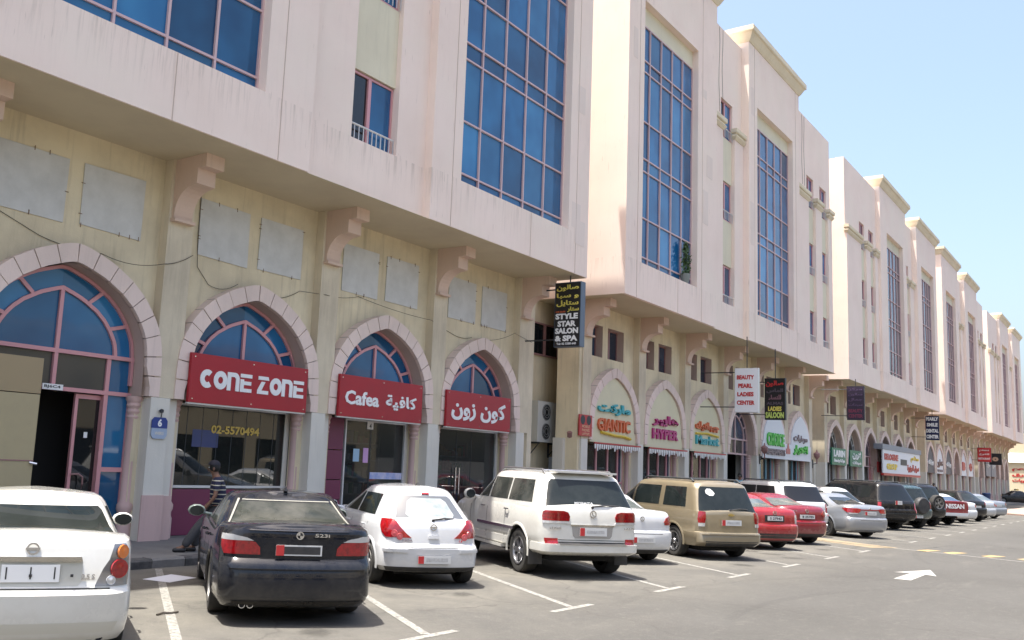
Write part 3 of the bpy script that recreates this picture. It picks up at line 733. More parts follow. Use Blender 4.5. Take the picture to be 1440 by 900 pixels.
tb = MB(); tb.tube([(8.0, 14.2, 1.48), (8.1, 14.15, 1.46)], .02); tb.build('latch', M_METAL, hh)
# arches with red boards
def red_sign(x0, x1, z0, z1, label, texts, rows=None):
    s = MB(); s.prism_y([(x0, z0), (x1, z0), (x1, z1), (x0, z1)], 14.33, 14.40); o = tag(s.build('shop_sign', M_RED), label, 'shop sign', 'red signs over the first block shops')
    fr = MB(); fr.box(x0, x1, 14.35, 14.42, z0-.03, z0-.002); fr.build('sign_trim', M_ALU, o)
    for bx_ in (x0+.08, (x0+x1)/2, x1-.08):
        for bz in (z0+.07, z1-.07): MB().prism_y([(bx_+.014*math.cos(k*PI/4), bz+.014*math.sin(k*PI/4)) for k in range(8)], 14.324, 14.33).build('screw', M_METAL, o)
    for t, a, b, w, h, bo in texts: ftext(t, M_WHITE, o, a, b, w, h, 14.328, bold=bo, depth=.012)
    return o
s1 = red_sign(11.10, 14.20, 2.69, 3.63, 'red board over the second arch reading CONE ZONE in thick white capitals', [])
def strokes(o, x, z, w, h, polys, m=M_WHITE, t=.07):
    mb = MB()
    for P in polys: mb.prism_y([(x+a*w, z+b*h) for a, b in P], 14.316, 14.328)
    return mb.build('letter', m, o)
def arc(cx, cy, r, a0, a1, rin, n=10, sx=1, sy=1):
    o_ = [(cx+r*sx*math.cos(R(a0+(a1-a0)*i/n)), cy+r*sy*math.sin(R(a0+(a1-a0)*i/n))) for i in range(n+1)]
    i_ = [(cx+rin*sx*math.cos(R(a1+(a0-a1)*i/n)), cy+(rin*sy*math.sin(R(a1+(a0-a1)*i/n)))) for i in range(n+1)]
    return [[o_[k], o_[k+1], i_[n-k-1], i_[n-k]] for k in range(n)]
LET = {'C': arc(.52, .5, .5, 50, 310, .19, 16), 'O': arc(.5, .5, .5, 0, 360, .19, 20),
       'N': [[(0, 0), (.28, 0), (.28, 1), (0, 1)], [(.281, .76), (.58, .76), (.58, 1), (.281, 1)]]+arc(.581, .65, .35, 0, 90, .07, 6)+[[(.65, 0), (.93, 0), (.93, .648), (.65, .648)]],
       'E': [[(0, 0), (.28, 0), (.28, .70), (0, .70)], [(.281, 0), (.9, 0), (.9, .2), (.281, .2)], [(.281, .40), (.85, .40), (.85, .60), (.281, .60)], [(0, .80), (.9, .80), (.9, 1), (0, 1)]],
       'Z': [[(0, 0), (.9, 0), (.9, .2), (.0, .2)], [(.0, .201), (.33, .201), (.62, .70), (.32, .70)], [(.05, .80), (.92, .80), (.85, 1), (.05, 1)]]}
x = 11.32
for ch, w in (('C', .36), ('O', .36), ('N', .36), ('E', .36), (' ', .13), ('Z', .36), ('O', .36), ('N', .36), ('E', .36)):
    if ch != ' ': strokes(s1, x, 2.985, .335, .36, [p if True else p for p in LET[ch]])
    x += w*.93+.0
red_sign(15.22, 18.22, 2.70, 3.64, 'red board over the third arch reading Cafea in English and Arabic', [('Cafea', 15.40, 2.98, 1.17, .32, .03), (ar('كافية'), 16.82, 2.95, 1.16, .36, .03)])
red_sign(19.25, 22.27, 2.70, 3.64, 'red board over the fourth arch with two white Arabic words only', [(ar('كون زون'), 19.45, 2.88, 2.55, .56, .035)])
for k in (1, 2, 3): fan_glazing(A, csA[1+k]+2.07, M_BLUE, base=3.36)
def shopfront(parent, x0, x1, z0, z1, mull, g=M_SHOPG, fr=M_ALU, y=14.95):
    f = MB(); f.box(x0, x0+.04, y-.04, y+.03, z0, z1); f.box(x1-.04, x1, y-.04, y+.03, z0, z1); f.box(x0+.04, x1-.04, y-.04, y+.03, z1-.04, z1); f.box(x0+.04, x1-.04, y-.04, y+.03, z0, z0+.05)
    g_ = MB()
    for m in mull: g_.box(m-.006, m+.006, y-.002, y+.02, z0+.05, z1-.04)
    fo = f.build('shopfront', fr, parent); xs = [x0+.04]+list(mull)+[x1-.04]
    g_.build('glazing_joint', M_STEEL, fo)['kind'] = 'stuff'
    for a, b in zip(xs, xs[1:]): box('pane', g, fo, a+.008, b-.008, y+.002, y+.008, z0+.05, z1-.04)
    return fo
M_SHOPD = mat('tinted_shop_glass', (.016, .018, .016), .015, 0, 1.0, alpha=.86)
sf = shopfront(A, 11.32, 14.37, 1.06, 2.69, [11.6+.38*i for i in range(7)], M_SHOPD)
for i, ch in enumerate([('02-5570494')]): ftext(ch, mat('gold_lettering', (.6, .42, .08), .4), sf, 12.2, 2.14, 1.28, .17, 14.945, bold=.03, depth=.006)
for a, b in ((11.36, 12.30), (12.36, 13.32), (13.38, 14.33)): box('plum_panel', M_PURPLE, sf, a, b, 14.93, 14.96, .16, 1.04)
box('window_sticker', mat('blue_sticker', (.03, .05, .16), .3), sf, 11.75, 12.4, 14.95, 14.951, 1.86, 2.2)
sf = shopfront(A, 16.12, 18.35, .2, 2.69, [17.05, 17.08], M_SHOPG)
for z in (.16, .82, 1.28, 1.96): 
    box('plum_panel', M_PURPLE, sf, 15.42, 16.08, 14.93, 14.96, z, (.80 if z < .5 else z+.44 if z < 1 else z+.66 if z < 1.5 else 2.69))
box('door_number', M_WHITE, sf, 16.9, 17.12, 14.93, 14.95, 2.48, 2.66); ftext('4', M_BLACKB, sf, 16.98, 2.5, .07, .12, 14.929, depth=.003)
box('poster', mat('pale_blue_poster', (.35, .52, .66), .5), sf, 16.47, 16.68, 14.945, 14.95, 1.70, 2.0)
box('poster', mat('pink_poster', (.62, .35, .62), .5), sf, 16.82, 17.0, 14.945, 14.95, 1.68, 2.03)
pb = box('banner_strip', mat('blue_banner', (.30, .38, .66), .5, noise=((.65, .62, .75), 1, 9)), sf, 17.1, 18.3, 14.944, 14.95, 1.30, 1.46)
sf = shopfront(A, 19.6, 22.5, .2, 2.69, [20.6, 21.3], M_SHOPG)
for x in (20.52, 20.68): 
    b = MB(); b.tube([(x, 14.88, .95), (x, 14.88, 1.65)], .022, 8); b.tube([(x, 14.95, 1.0), (x, 14.88, 1.0)], .012); b.tube([(x, 14.95, 1.6), (x, 14.88, 1.6)], .012); b.build('door_handle', M_METAL, sf, 60)
# shop interiors
M_SHELF = mat('shelf_laminate', (.55, .50, .42), .6); goods = [mat('goods_%s' % n, c, .5) for n, c in (('red', (.45, .04, .03)), ('white', (.6, .6, .58)), ('blue', (.06, .15, .4)), ('amber', (.5, .3, .06)), ('green', (.08, .25, .08)))]
gi = 0
def rack(x0, x1, y, z0, n, dz=.42):
    global gi
    loc = ['second', 'third', 'fourth'][gi % 3]; gi += 1
    t = thing('shelf_unit', 'pale shelving full of small goods behind the glass of the %s arch' % loc, 'shelves', (x0, y, 0))
    s = MB(); w = x1-x0
    for i in range(n): s.box(0, w, 0, .35, z0+i*dz-.03, z0+i*dz)
    s.box(-.03, 0, 0, .35, .15, z0+n*dz); s.box(w, w+.03, 0, .35, .15, z0+n*dz); s.build('shelves', M_SHELF, t)
    bs = [MB() for _ in goods]
    for i in range(n):
        x = .05
        while x < w-.15:
            q = random.uniform(.06, .2); random.choice(bs).box(x, x+q*.85, .03, .2, z0+i*dz+.002, z0+i*dz+random.uniform(.12, .33)); x += q
    for b, m in zip(bs, goods):
        if b.v: b.build('goods', m, t)['kind'] = 'stuff'
rack(11.5, 14.2, 16.4, 1.1, 3); rack(16.3, 18.5, 15.9, .9, 4); rack(19.6, 22.6, 16.0, .7, 4)
# house number sign
t = thing('house_number_sign', 'blue number 6 plate on the white pier left of the plum shopfront', 'number sign', (10.55, 14.385, 2.16))
P = [(-.17, -.13), (-.12, -.19), (.12, -.19), (.17, -.13), (.17, 0), (-.17, 0)]; MB().prism_y(P, 0, .02).build('lower_plate', mat('grey_blue_plate', (.32, .40, .52), .4), t)
P = [(-.17, .003), (.17, .003), (.17, .14), (.12, .2), (-.12, .2), (-.17, .14)]; MB().prism_y(P, 0, .02).build('plate', mat('navy_plate', (.01, .04, .22), .35), t)
text('6', M_WHITE, t, .09, .14, (-.045, -.001, .03), bold=.04, depth=.004)
text('W8R5', M_PIER, t, .2, .06, (-.1, -.001, -.12), depth=.002)
b = MB(); b.tube([(-.03, .02, .32), (0, -.04, .3), (0, -.02, .2)], .01); b.lathe([(.0, .28), (.04, .29), (.04, .34), (0, .36)], (0, -.02), 8); b.build('hook', M_STEEL, t)

# ------------------------------------------------------------------ signs on the second block
def arch_board(cx, z0, m, label, group, w=1.72, y=14.50, texts=(), shoulder=3.0, inn=None, name='shop_sign', cat='shop sign'):
    P = offs(OUT, .34); pts = [(cx+w, z0), (cx+w, shoulder)]+[(cx+x, z) for x, z in reversed(P) if z > shoulder]+[(cx-x, z) for x, z in P[1:] if z > shoulder]+[(cx-w, shoulder), (cx-w, z0)]
    mb = MB(); mb.prism_y(pts[::-1], y, y+.06); o = tag(mb.build(name, m), label, cat, group)
    for t in texts: ftext(t[0], t[1], o, cx+t[2], t[3], t[4], t[5], y-.003, bold=t[6] if len(t) > 6 else .04, depth=.07)
    return o
T_TEAL = mat('teal_letters', (.04, .36, .40), .4); T_OR = mat('orange_letters', (.62, .13, .04), .4); T_MAG = mat('magenta_letters', (.40, .02, .16), .4); T_YEL = mat('yellow_letters', (.72, .52, .04), .4); T_GRN = mat('green_letters', (.06, .48, .05), .4); T_BLK = mat('black_letters', (.02, .02, .02), .5); T_RED = mat('red_letters', (.45, .03, .03), .4); T_GRY = mat('grey_letters', (.25, .2, .2), .5)
cB = [(a+b)/2 for a, b in zip(csB, csB[1:])]
mk = 'cream arched market signs'
yb_ = 14.36
o = arch_board(cB[0], 2.66, M_CREAMB, 'cream arched board lettered GIANTIC in orange under teal Arabic', mk, texts=[(ar('ماركت'), T_TEAL, -1.25, 3.60, 2.4, .40, .05), ('GIANTIC', T_OR, -1.25, 3.05, 2.4, .42, .02)])
b = MB(); b.tube([(cB[0]-1.0, 14.46, 3.0), (cB[0], 14.46, 2.93), (cB[0]+.7, 14.46, 2.92), (cB[0]+1.2, 14.46, 2.86)], .05, 6); b.build('underline', T_YEL, o)
arch_board(cB[1], 2.66, M_CREAMB, 'cream arched board lettered HYPER in dark magenta', mk, texts=[(ar('هايبر'), T_MAG, -1.15, 3.45, 2.3, .42, .05), ('HYPER', T_MAG, -1.15, 2.98, 2.3, .38, .035)])
o = arch_board(cB[2], 2.66, M_CREAMB, 'cream arched board lettered Market in teal under orange Arabic', mk, texts=[(ar('جيجانتيك'), T_OR, -1.25, 3.5, 2.5, .38, .05), ('Market', T_TEAL, -1.2, 2.95, 2.45, .36, .02)])
b = MB(); b.tube([(cB[2]-1.2, 14.46, 3.38), (cB[2], 14.46, 3.42), (cB[2]+1.2, 14.46, 3.34)], .045, 6); b.build('underline', T_YEL, o)
for i in range(3):                      # fringed red and white valances
    c = cB[i]; t = thing('fringed_awning', ['short red fringed awning under the orange lettered board', 'short red fringed awning under the magenta lettered board', 'short red fringed awning under the teal lettered board'][i], 'awning', (c, 14.3, 2.6), group='fringed awnings over the market windows')
    box('valance', T_RED, t, -1.72, 1.72, 0, .04, 0, .05)
    mb = MB(); n = 22
    for k in range(n):
        x = -1.7+3.4*k/n; h_ = random.uniform(.10, .24); mb.prism_y([(x, -.01), (x+.02, -h_), (x+.07, -h_), (x+.10, -.01)], .01, .03)
    mb.build('fringe', M_WHITE, t)['kind'] = 'stuff'
M_CYAN = mat('pale_blue_frame', (.26, .52, .62), .4); M_NAVY = mat('navy_glass', (.012, .03, .08), .04, 0, .8)
def market_front(parent, c, fr=M_FRAME, side=M_NAVY):
    f = MB()
    for x in (-1.56, -1.18, -.42, .42, 1.18, 1.56): f.box(c+x-.04, c+x+.04, 14.92, 15.0, .14, 2.64)
    f.box(c-1.56, c+1.56, 14.915, 15.0, 1.3, 1.36) if side is M_NAVY else None
    fo = f.build('shopfront', fr, parent); xs = [-1.52, -1.22, -.46, .38, 1.14, 1.52]
    P = [(-1.52, -1.22, side), (-1.14, -.46, M_SHOPG), (-.38, .38, M_SHOPG), (.46, 1.14, M_SHOPG), (1.22, 1.52, side)]
    for a, b, m in P: box('pane', m, fo, c+a, c+b, 14.96, 14.97, .16, 2.64)
for i in range(3): market_front(B, cB[i])
fan_glazing(B, cB[3], M_BLUED, fr=M_FRAMEL); entrance(B, cB[3], side=M_NAVY, fr=M_FRAMEL)
for i in (4, 5): market_front(B, cB[i], M_CYAN, T_RED)
# white double-arch board
P = offs(OUT, .30)
def half(cx): return [(cx+x, z) for x, z in reversed(P) if z > 3.45]+[(cx-x, z) for x, z in P[1:] if z > 3.45]
c4, c5 = cB[4], cB[5]
pts = [(c5+1.75, 2.66), (c5+1.72, 3.4)]+half(c5)+[(c5-1.6, 3.45), (c4+1.6, 3.45)]+half(c4)+[(c4-1.72, 3.4), (c4-1.75, 2.66)]
# split in three convex-ish pieces
mb = MB()
for c in (c4, c5): 
    h_ = half(c); mb.prism_y(([(c+1.6, 3.43)]+h_+[(c-1.6, 3.43)])[::-1], 14.36, 14.42)
mb.box(c4-1.75, c5+1.75, 14.36, 14.42, 2.66, 3.428)
o = tag(mb.build('shop_sign', M_WHITEB), 'white board filling two neighbouring arches, lettered CHOICE in bright green', 'shop sign')
for t in [('CHOICE', T_GRN, c4-1.25, 3.25, 2.55, .62, .04), ('REFRESHMENTS', T_GRY, c4-1.3, 2.82, 2.7, .3, .03), (ar('مرطبات'), T_GRY, c5-1.3, 3.55, 2.3, .42, .03), (ar('الاختيار'), T_GRN, c5-1.35, 2.92, 2.4, .52, .07)]:
    ftext(t[0], t[1], o, t[2], t[3], t[4], t[5], 14.357, bold=t[6], depth=.06)
mb = MB(); mb.prism_y([(c4+1.7, 2.95), (c4+2.3, 2.95), (c4+2.3, 3.2), (c4+1.7, 3.2)], 14.33, 14.36); mb.prism_y([(c4+1.85, 3.2), (c4+2.15, 3.2), (c4+2.05, 3.45), (c4+1.95, 3.45)], 14.33, 14.36); mb.build('emblem', mat('salmon_emblem', (.55, .18, .15), .5), o)
# small red toilet-style notice and wall lamps
t = thing('notice_sign', 'small red sign with two round emblems beside the first cream market board', 'sign', (26.82, 14.38, 3.15))
box('board', T_RED, t, -.42, .42, 0, .04, -.34, .34)
for x in (-.2, .2):
    mb = MB(); mb.add([(x+.15*math.cos(a*PI/8), -.004, .17+.15*math.sin(a*PI/8)) for a in range(16)], [tuple(range(16))[::-1]]); mb.add([(x+.15*math.cos(a*PI/8), -.001, .17+.15*math.sin(a*PI/8)) for a in range(16)], [tuple(range(16))]); mb.build('emblem', M_STEEL, t)
for k, s in enumerate(('MOBILE', 'PHONES', 'LAPTOPS')): text(s, mat('pale_orange_letters', (.7, .4, .25), .5), t, .5, .09, (-.25, -.003, -.08-.12*k), depth=.004)
def lamp(loc, label):
    t = thing('wall_lantern', label, 'lamp', loc); b = MB(); b.lathe([(.0, -.32), (.03, -.30), (.03, -.1), (.12, .02), (.15, .05), (.15, .18), (.0, .18)], (0, -.22), 10); b.build('bowl', M_FRAMED, t, 50)
    b = MB(); b.lathe([(.17, .18), (.14, .24), (.05, .30), (.02, .42), (0, .42)], (0, -.22), 10); b.build('cap', M_FRAMED, t, 50)
    b = MB(); b.tube([(0, 0, -.35), (0, -.05, -.34), (0, -.2, -.3)], .02); b.box(-.05, .05, -.02, .01, -.55, -.1); b.build('bracket', M_STEEL, t)
lamp((26.62, 15.0, 2.7), 'old wall lantern in the passage beside the air conditioners')
lamp((csB[4], 14.4, 2.9), 'brown wall lantern at the left foot of the white double board'); lamp((csB[6]+.1, 14.4, 2.9), 'brown wall lantern at the right foot of the white double board')
# air conditioners
M_ACW = mat('ac_casing', (.50, .50, .46), .5)
t = thing('air_conditioner', 'white twin-fan air conditioner hung on the wall in the passage', 'air conditioner', (26.62, 16.0, 3.22))
box('casing', M_ACW, t, -.72, .72, -.38, -.02, -.66, .66)
for z in (-.31, .31):
    b = MB(); b.add([(-.18+.27*math.cos(a*PI/10), -.384, z+.27*math.sin(a*PI/10)) for a in range(20)], [tuple(range(20))[::-1]]); g = b.build('fan_grille', M_STEEL, t)
    b = MB()
    for a in range(5): th = a*2*PI/5; b.bar((-.18, z), (-.18+.2*math.cos(th), z+.2*math.sin(th)), .09, -.392, -.386)
    b.build('fan_blade', M_DARK, g); b = MB()
    for rr_ in (.1, .18, .26): b.tube([(-.18+rr_*math.cos(a*PI/8), -.40, z+rr_*math.sin(a*PI/8)) for a in range(17)], .005, 4)
    b.build('guard', M_ACW, g)
box('front_panel', M_ALU, t, .30, .70, -.386, -.38, -.63, .63)
for x in (-.6, .6): MB().box(x-.02, x+.02, -.4, 0, -.72, -.66).box(x-.02, x+.02, -.05, 0, -1.15, -.66).tube([(x, -.38, -.7), (x, -.02, -1.1)], .015).build('bracket', M_STEEL, t)
t = thing('air_conditioner', 'low grey air conditioner standing under the twin-fan unit, half hidden by the white off-roader', 'air conditioner', (27.3, 15.5, 1.75)); box('casing', mat('blue_grey_casing', (.22, .25, .3), .5), t, -.5, .5, -.2, .2, -.35, .35)
box('stand', M_STEEL, t, -.45, .45, -.15, .15, -1.6, -.36); box('lid', M_ACW, t, -.3, .3, -.22, -.2, .1, .25)

# hanging signs facing the camera
def hanging(name, label, X, y0, y1, z0, z1, board, lines, side=M_STEEL, pole=None, th=.22, wall=14.45, top=True):
    t = thing(name, label, 'hanging sign', (X, (y0+y1)/2, (z0+z1)/2)); w = (y0-y1)/2; h = (z1-z0)/2
    box('casing', side, t, 0, th, -w, w, -h, h); f = MB(); f.box(-.012, 0, -w+.02, w-.02, -h+.02, h-.02); fo = f.build('board', board, t)
    for s, m, fy, fz, fw_, fh, bo in lines: stext(s, m, t, w-2*w*fy, h-2*h*(fz+fh), 2*w*fw_, 2*h*fh, -.0125, bold=bo, depth=.008)
    for zz in (h*.82, -h*.75): MB().tube([(th/2, w, zz), (th/2, wall-(y0+y1)/2, zz)], .022).build('bracket', M_STEEL, t)
    if top: MB().tube([(th/2, 0, h), (th/2, 0, 7.25-(z0+z1)/2)], .02).build('hanger', M_STEEL, t)
    return t
Y_ = mat('pale_yellow_letters', (.72, .62, .12), .4)
hanging('hanging_sign', 'black hanging sign lettered STYLE STAR SALON & SPA beside the passage', 23.0, 13.42, 12.58, 5.17, 7.03, M_BLACKB, [
    (ar('صالون'), Y_, .08, .04, .84, .10, .03), (ar('و سبا'), Y_, .08, .17, .84, .09, .03), (ar('ستايل'), Y_, .08, .28, .84, .10, .03), (ar('ستار'), Y_, .5, .385, .44, .085, .03),
    ('STYLE', M_WHITE, .05, .485, .86, .09, .05), ('STAR', M_WHITE, .14, .60, .70, .09, .05), ('SALON', M_WHITE, .05, .71, .88, .09, .05), ('& SPA', M_WHITE, .05, .825, .86, .09, .05), ('Tel: 02 5588 640', M_WHITE, .12, .935, .74, .035, .02), ('HAIR SALON', T_OR, .06, .445, .36, .025, .02)], side=mat('slate_casing', (.09, .12, .16), .45), top=True, th=.26)
hanging('hanging_sign', 'white hanging sign with dark red letters reading BEAUTY PEARL LADIES CENTER', 36.5, 13.02, 12.10, 4.24, 5.99, M_WHITEB, [
    ('BEAUTY', T_RED, .10, .16, .74, .10, .05), ('PEARL', T_RED, .16, .35, .60, .10, .05), ('LADIES', T_RED, .12, .54, .70, .10, .05), ('CENTER', T_RED, .10, .73, .76, .10, .05)], side=M_ALU, th=.18)
hanging('hanging_sign', 'black hanging sign with red Arabic over pale green letters LADIES SALOON', 40.5, 13.15, 12.28, 4.20, 5.98, M_BLACKB, [
    (ar('صالون'), T_RED, .06, .06, .86, .15, .05), (ar('الماس'), mat('dim_letters', (.09, .07, .09), .5), .1, .25, .8, .11, .03), (ar('للنساء'), mat('mauve_letters', (.25, .12, .15), .5), .2, .40, .6, .12, .03),
    ('ALMAS', mat('dim_letters', (.09, .07, .09), .5), .1, .57, .8, .07, .03), ('LADIES', Y_, .18, .68, .64, .11, .04), ('SALOON', mat('lime_letters', (.5, .62, .15), .4), .05, .81, .88, .15, .05)], side=M_STEEL, th=.16)
dp = mat('dark_plum_board', (.035, .025, .05), .4); dl_ = mat('dim_violet_letters', (.12, .08, .16), .5); dr_ = mat('dim_crimson_letters', (.22, .04, .08), .5)
hanging('hanging_sign', 'dark violet hanging sign with dim letters at the corner of the third block', 53.95, 13.10, 12.22, 5.03, 6.86, dp, [
    (ar('مركز'), dl_, .1, .05, .8, .10, .02), (ar('صالون'), dl_, .1, .2, .8, .10, .02), (ar('جمال'), dl_, .1, .35, .8, .10, .02), (ar('سيدات'), dl_, .1, .5, .8, .10, .02), ('BEAUTY', dr_, .1, .68, .8, .10, .03), ('CENTER', dr_, .1, .83, .8, .10, .03)], th=.16)
hanging('hanging_sign', 'dark navy hanging sign with white letters reading PEARLY SMILE DENTAL CENTER', 78.0, 13.45, 12.55, 5.03, 6.82, mat('navy_board', (.01, .015, .06), .4), [
    ('PEARLY', M_WHITE, .05, .05, .9, .15, .05), ('SMILE', M_WHITE, .1, .29, .8, .15, .05), ('DENTAL', M_WHITE, .05, .54, .9, .15, .05), ('CENTER', M_WHITE, .05, .78, .9, .15, .05)], th=.16)
# third block signs
M_GREEN = mat('green_signboard', (.01, .17, .09), .4)
cC = [(a+b)/2 for a, b in zip(csC, csC[1:])]
def rect_sign(x0, x1, z0, z1, y, m, label, texts, group=None, name='shop_sign'):
    o = tag(box(name, m, None, x0, x1, y, y+.08, z0, z1), label, 'shop sign', group)
    for t in texts: ftext(t[0], t[1], o, x0+(x1-x0)*t[2], z0+(z1-z0)*t[3], (x1-x0)*t[4], (z1-z0)*t[5], y-.003, bold=.05, depth=.03)
    return o
rect_sign(55.75, 58.75, 2.63, 3.59, 14.36, M_GREEN, 'green shop sign reading LARIN in white capitals', [('LARIN', M_WHITE, .1, .48, .8, .4), ('Beauty & Spa', M_WHITE, .12, .12, .76, .24)])
rect_sign(59.75, 62.65, 2.63, 3.59, 14.36, M_GREEN, 'green shop sign with white Arabic lettering, second of the pair', [(ar('لارين'), M_WHITE, .15, .42, .7, .5), (ar('سيدات'), M_WHITE, .15, .1, .7, .26)])
o = rect_sign(66.3, 78.3, 2.38, 3.90, 13.95, M_WHITEB, 'long white billboard with red and yellow lettering across three arches', [('KELOGINE', T_RED, .03, .56, .34, .28), ('GROUP', T_YEL, .08, .16, .26, .26), (ar('مطاعم'), T_YEL, .72, .58, .24, .32), (ar('سوق الجزيرة'), T_RED, .62, .1, .34, .38)], name='billboard')
box('top_hood', mat('grey_steel', (.25, .27, .3), .5), o, 66.0, 78.6, 13.9, 14.44, 3.905, 4.25); box('lower_trim', T_RED, o, 66.3, 78.3, 13.92, 14.1, 2.22, 2.375); box('van_emblem', M_STEEL, o, 71.6, 73.6, 13.93, 13.95, 3.0, 3.4)
fan_glazing(C, cC[2], M_BLUED, fr=M_FRAMEL); entrance(C, cC[2], side=T_RED, fr=M_FRAMEL)
for i in (0, 1, 3, 4, 5):
    fan_glazing(C, cC[i], M_DARKG, fr=M_ALU); market_front(C, cC[i], M_ALU, M_NAVY)
rect_sign(cC[2]+1.5, cC[2]+2.5, 2.4, 3.1, 14.35, T_RED, 'small bright red panel at the left end of the long white billboard', [])
cD = [(a+b)/2 for a, b in zip(csD, csD[1:])]
M_SLATE = mat('slate_board', (.07, .07, .085), .5)
mD = 'arched boards of the fourth block'
lab = ['dark arched board with pale script, first beyond the dental sign', 'white arched board with a brown emblem between two dark boards', 'dark arched board between the white emblem board and the open arch', None, 'white arched board with a red square logo', 'white arched board with a red round logo']
for i, c in enumerate(cD):
    if lab[i]:
        m = [M_SLATE, M_WHITEB, M_SLATE, None, M_WHITEB, M_WHITEB][i]
        arch_board(c, 2.7, m, lab[i], mD, texts=[(ar('بوتيك'), M_WHITE, -1.1, 3.3, 2.2, .5)] if m is M_SLATE else ([(ar('عطور'), mat('brown_letters', (.2, .12, .1), .5), -1.2, 3.2, 2.4, .7), ('PERFUMES', T_GRY, -1.1, 2.85, 2.2, .2)] if i == 1 else [('B' if i == 4 else 'O', T_RED, -.8, 3.2, 1.6, .8, .1)]))
    else: fan_glazing(D, c, M_BLUED, fr=M_FRAMEL)
    market_front(D, c, M_PIER, M_DARKG)
cE = [(a+b)/2 for a, b in zip(csE, csE[1:])]
for i, c in enumerate(cE): market_front(Eb, c, M_STEEL, M_DARKG); 
hanging('hanging_sign', 'dark red hanging sign with small white lettering at the far end', 107.2, 13.95, 12.75, 4.2, 5.6, T_RED, [(ar('مطعم'), M_WHITE, .15, .1, .7, .2, .03), (ar('الكوخ'), M_WHITE, .15, .4, .7, .15, .03), ('RESTAURANT', M_WHITE, .08, .7, .84, .14, .03)], top=False)
hanging('hanging_sign', 'black hanging sign with a pale brown picture at the far end', 115.0, 13.9, 12.75, 4.1, 5.3, M_BLACKB, [('O', mat('tan_letters', (.5, .33, .22), .5), .25, .3, .5, .4, .12)], top=False)
for i in (1, 2): 
    o = rect_sign(cE[i]-1.8, cE[i]+1.8, 2.9, 5.1, 14.3, mat('grey_sign', (.2, .2, .22), .5), ['grey shopfront board with faint lettering at the foot of the last block', 'mauve grey shopfront board with faint lettering near the street corner'][i-1], [(ar('صالون'), M_PIER, .2, .4, .6, .3)])
for i in (0, 3, 4, 5): fan_glazing(Eb, cE[i], M_BLUED, fr=M_FRAMEL)

# cables looping along the first block
def cable(pts, label, r=.006):
    P = []
    for a, b in zip(pts, pts[1:]):
        for i in range(8):
            t = i/8; x = a[0]+(b[0]-a[0])*t; y = a[1]+(b[1]-a[1])*t; z = a[2]+(b[2]-a[2])*t-a[3]*4*t*(1-t); P.append((x, y, z))
    P.append(pts[-1][:3]); tag(MB_tube(P, r), label, 'cable')
def MB_tube(P, r): b = MB(); b.tube(P, r, 5); return b.build('wall_cable', M_WIRE, None, 60)
yw = 14.66
cable([(7.0, yw, 5.6, .0), (8.0, yw, 5.25, .05), (9.2, yw, 5.18, .1), (10.35, 14.43, 5.2, .05), (11.0, 14.43, 5.5, 0)], 'black cable sagging over the first big arch')
cable([(11.25, yw, 6.9, 0), (11.25, yw, 6.0, 0), (11.3, yw, 5.35, .0), (11.6, yw, 5.05, .1), (12.3, 14.6, 5.18, 0)], 'black cable dropping beside the cover to the second arch')
cable([(13.3, yw, 5.05, .05), (14.1, yw, 5.35, 0), (14.7, 14.43, 5.35, .05), (16.0, yw, 5.55, .05), (18.6, 14.43, 5.35, .05), (19.2, yw, 5.3, 0), (19.9, yw, 5.15, .05), (20.7, yw, 5.2, 0)], 'long black cable running between the third and fourth arches')
cable([(21.2, yw, 5.2, .08), (22.5, 14.43, 5.55, .0), (23.45, 14.42, 5.4, 0)], 'short black cable ending at the salon sign bracket')
for X, zz, lb in ((35.0, 19.8, 'pair of thin cables down the attic between the two glazed bays'), (46.2, 19.8, 'thin cables down the plain end wall of the second block')):
    b = MB(); 
    for k in range(2): b.tube([(X+k*.35+.05*math.sin(j*1.3+k), 13.12, zz-j*.6) for j in range(7)], .007, 4)
    tag(b.build('wall_cable', M_WIRE), lb, 'cable')
# pot plant on the sill of the second block's bay
t = thing('potted_plant', 'small leafy plant in a pot on the sill of the tall glazed bay', 'plant', (31.2, 12.93, 8.46))
b = MB(); b.lathe([(0, 0), (.13, 0), (.2, .3), (.2, .34), (.15, .34), (.15, .3), (0, .3)], (0, 0), 12); b.build('pot', mat('grey_pot', (.2, .22, .2), .7), t, 40)
b = MB()
for i in range(240):
    a = random.uniform(0, 2*PI); h_ = random.uniform(.3, 1.5); r_ = random.uniform(0, .42)*(1.1-abs(h_-.8)/1.2); c = Vector((r_*math.cos(a), -abs(r_*math.sin(a))*.4, h_)); u = Vector((random.uniform(-1, 1), random.uniform(-1, 1), random.uniform(-1, 1))).normalized()*.09; v = u.cross(Vector((random.uniform(-1, 1), random.uniform(-1, 1), .3))).normalized()*.03
    b.add([c-u, c+v, c+u, c-v], [(0, 1, 2, 3)])
b.build('foliage', mat('leaf_green', (.05, .10, .03), .6), t); b = MB(); b.tube([(0, 0, .3), (.02, 0, .8), (-.03, -.02, 1.3)], .015); b.build('stem', mat('stem_brown', (.1, .07, .04), .8), t)

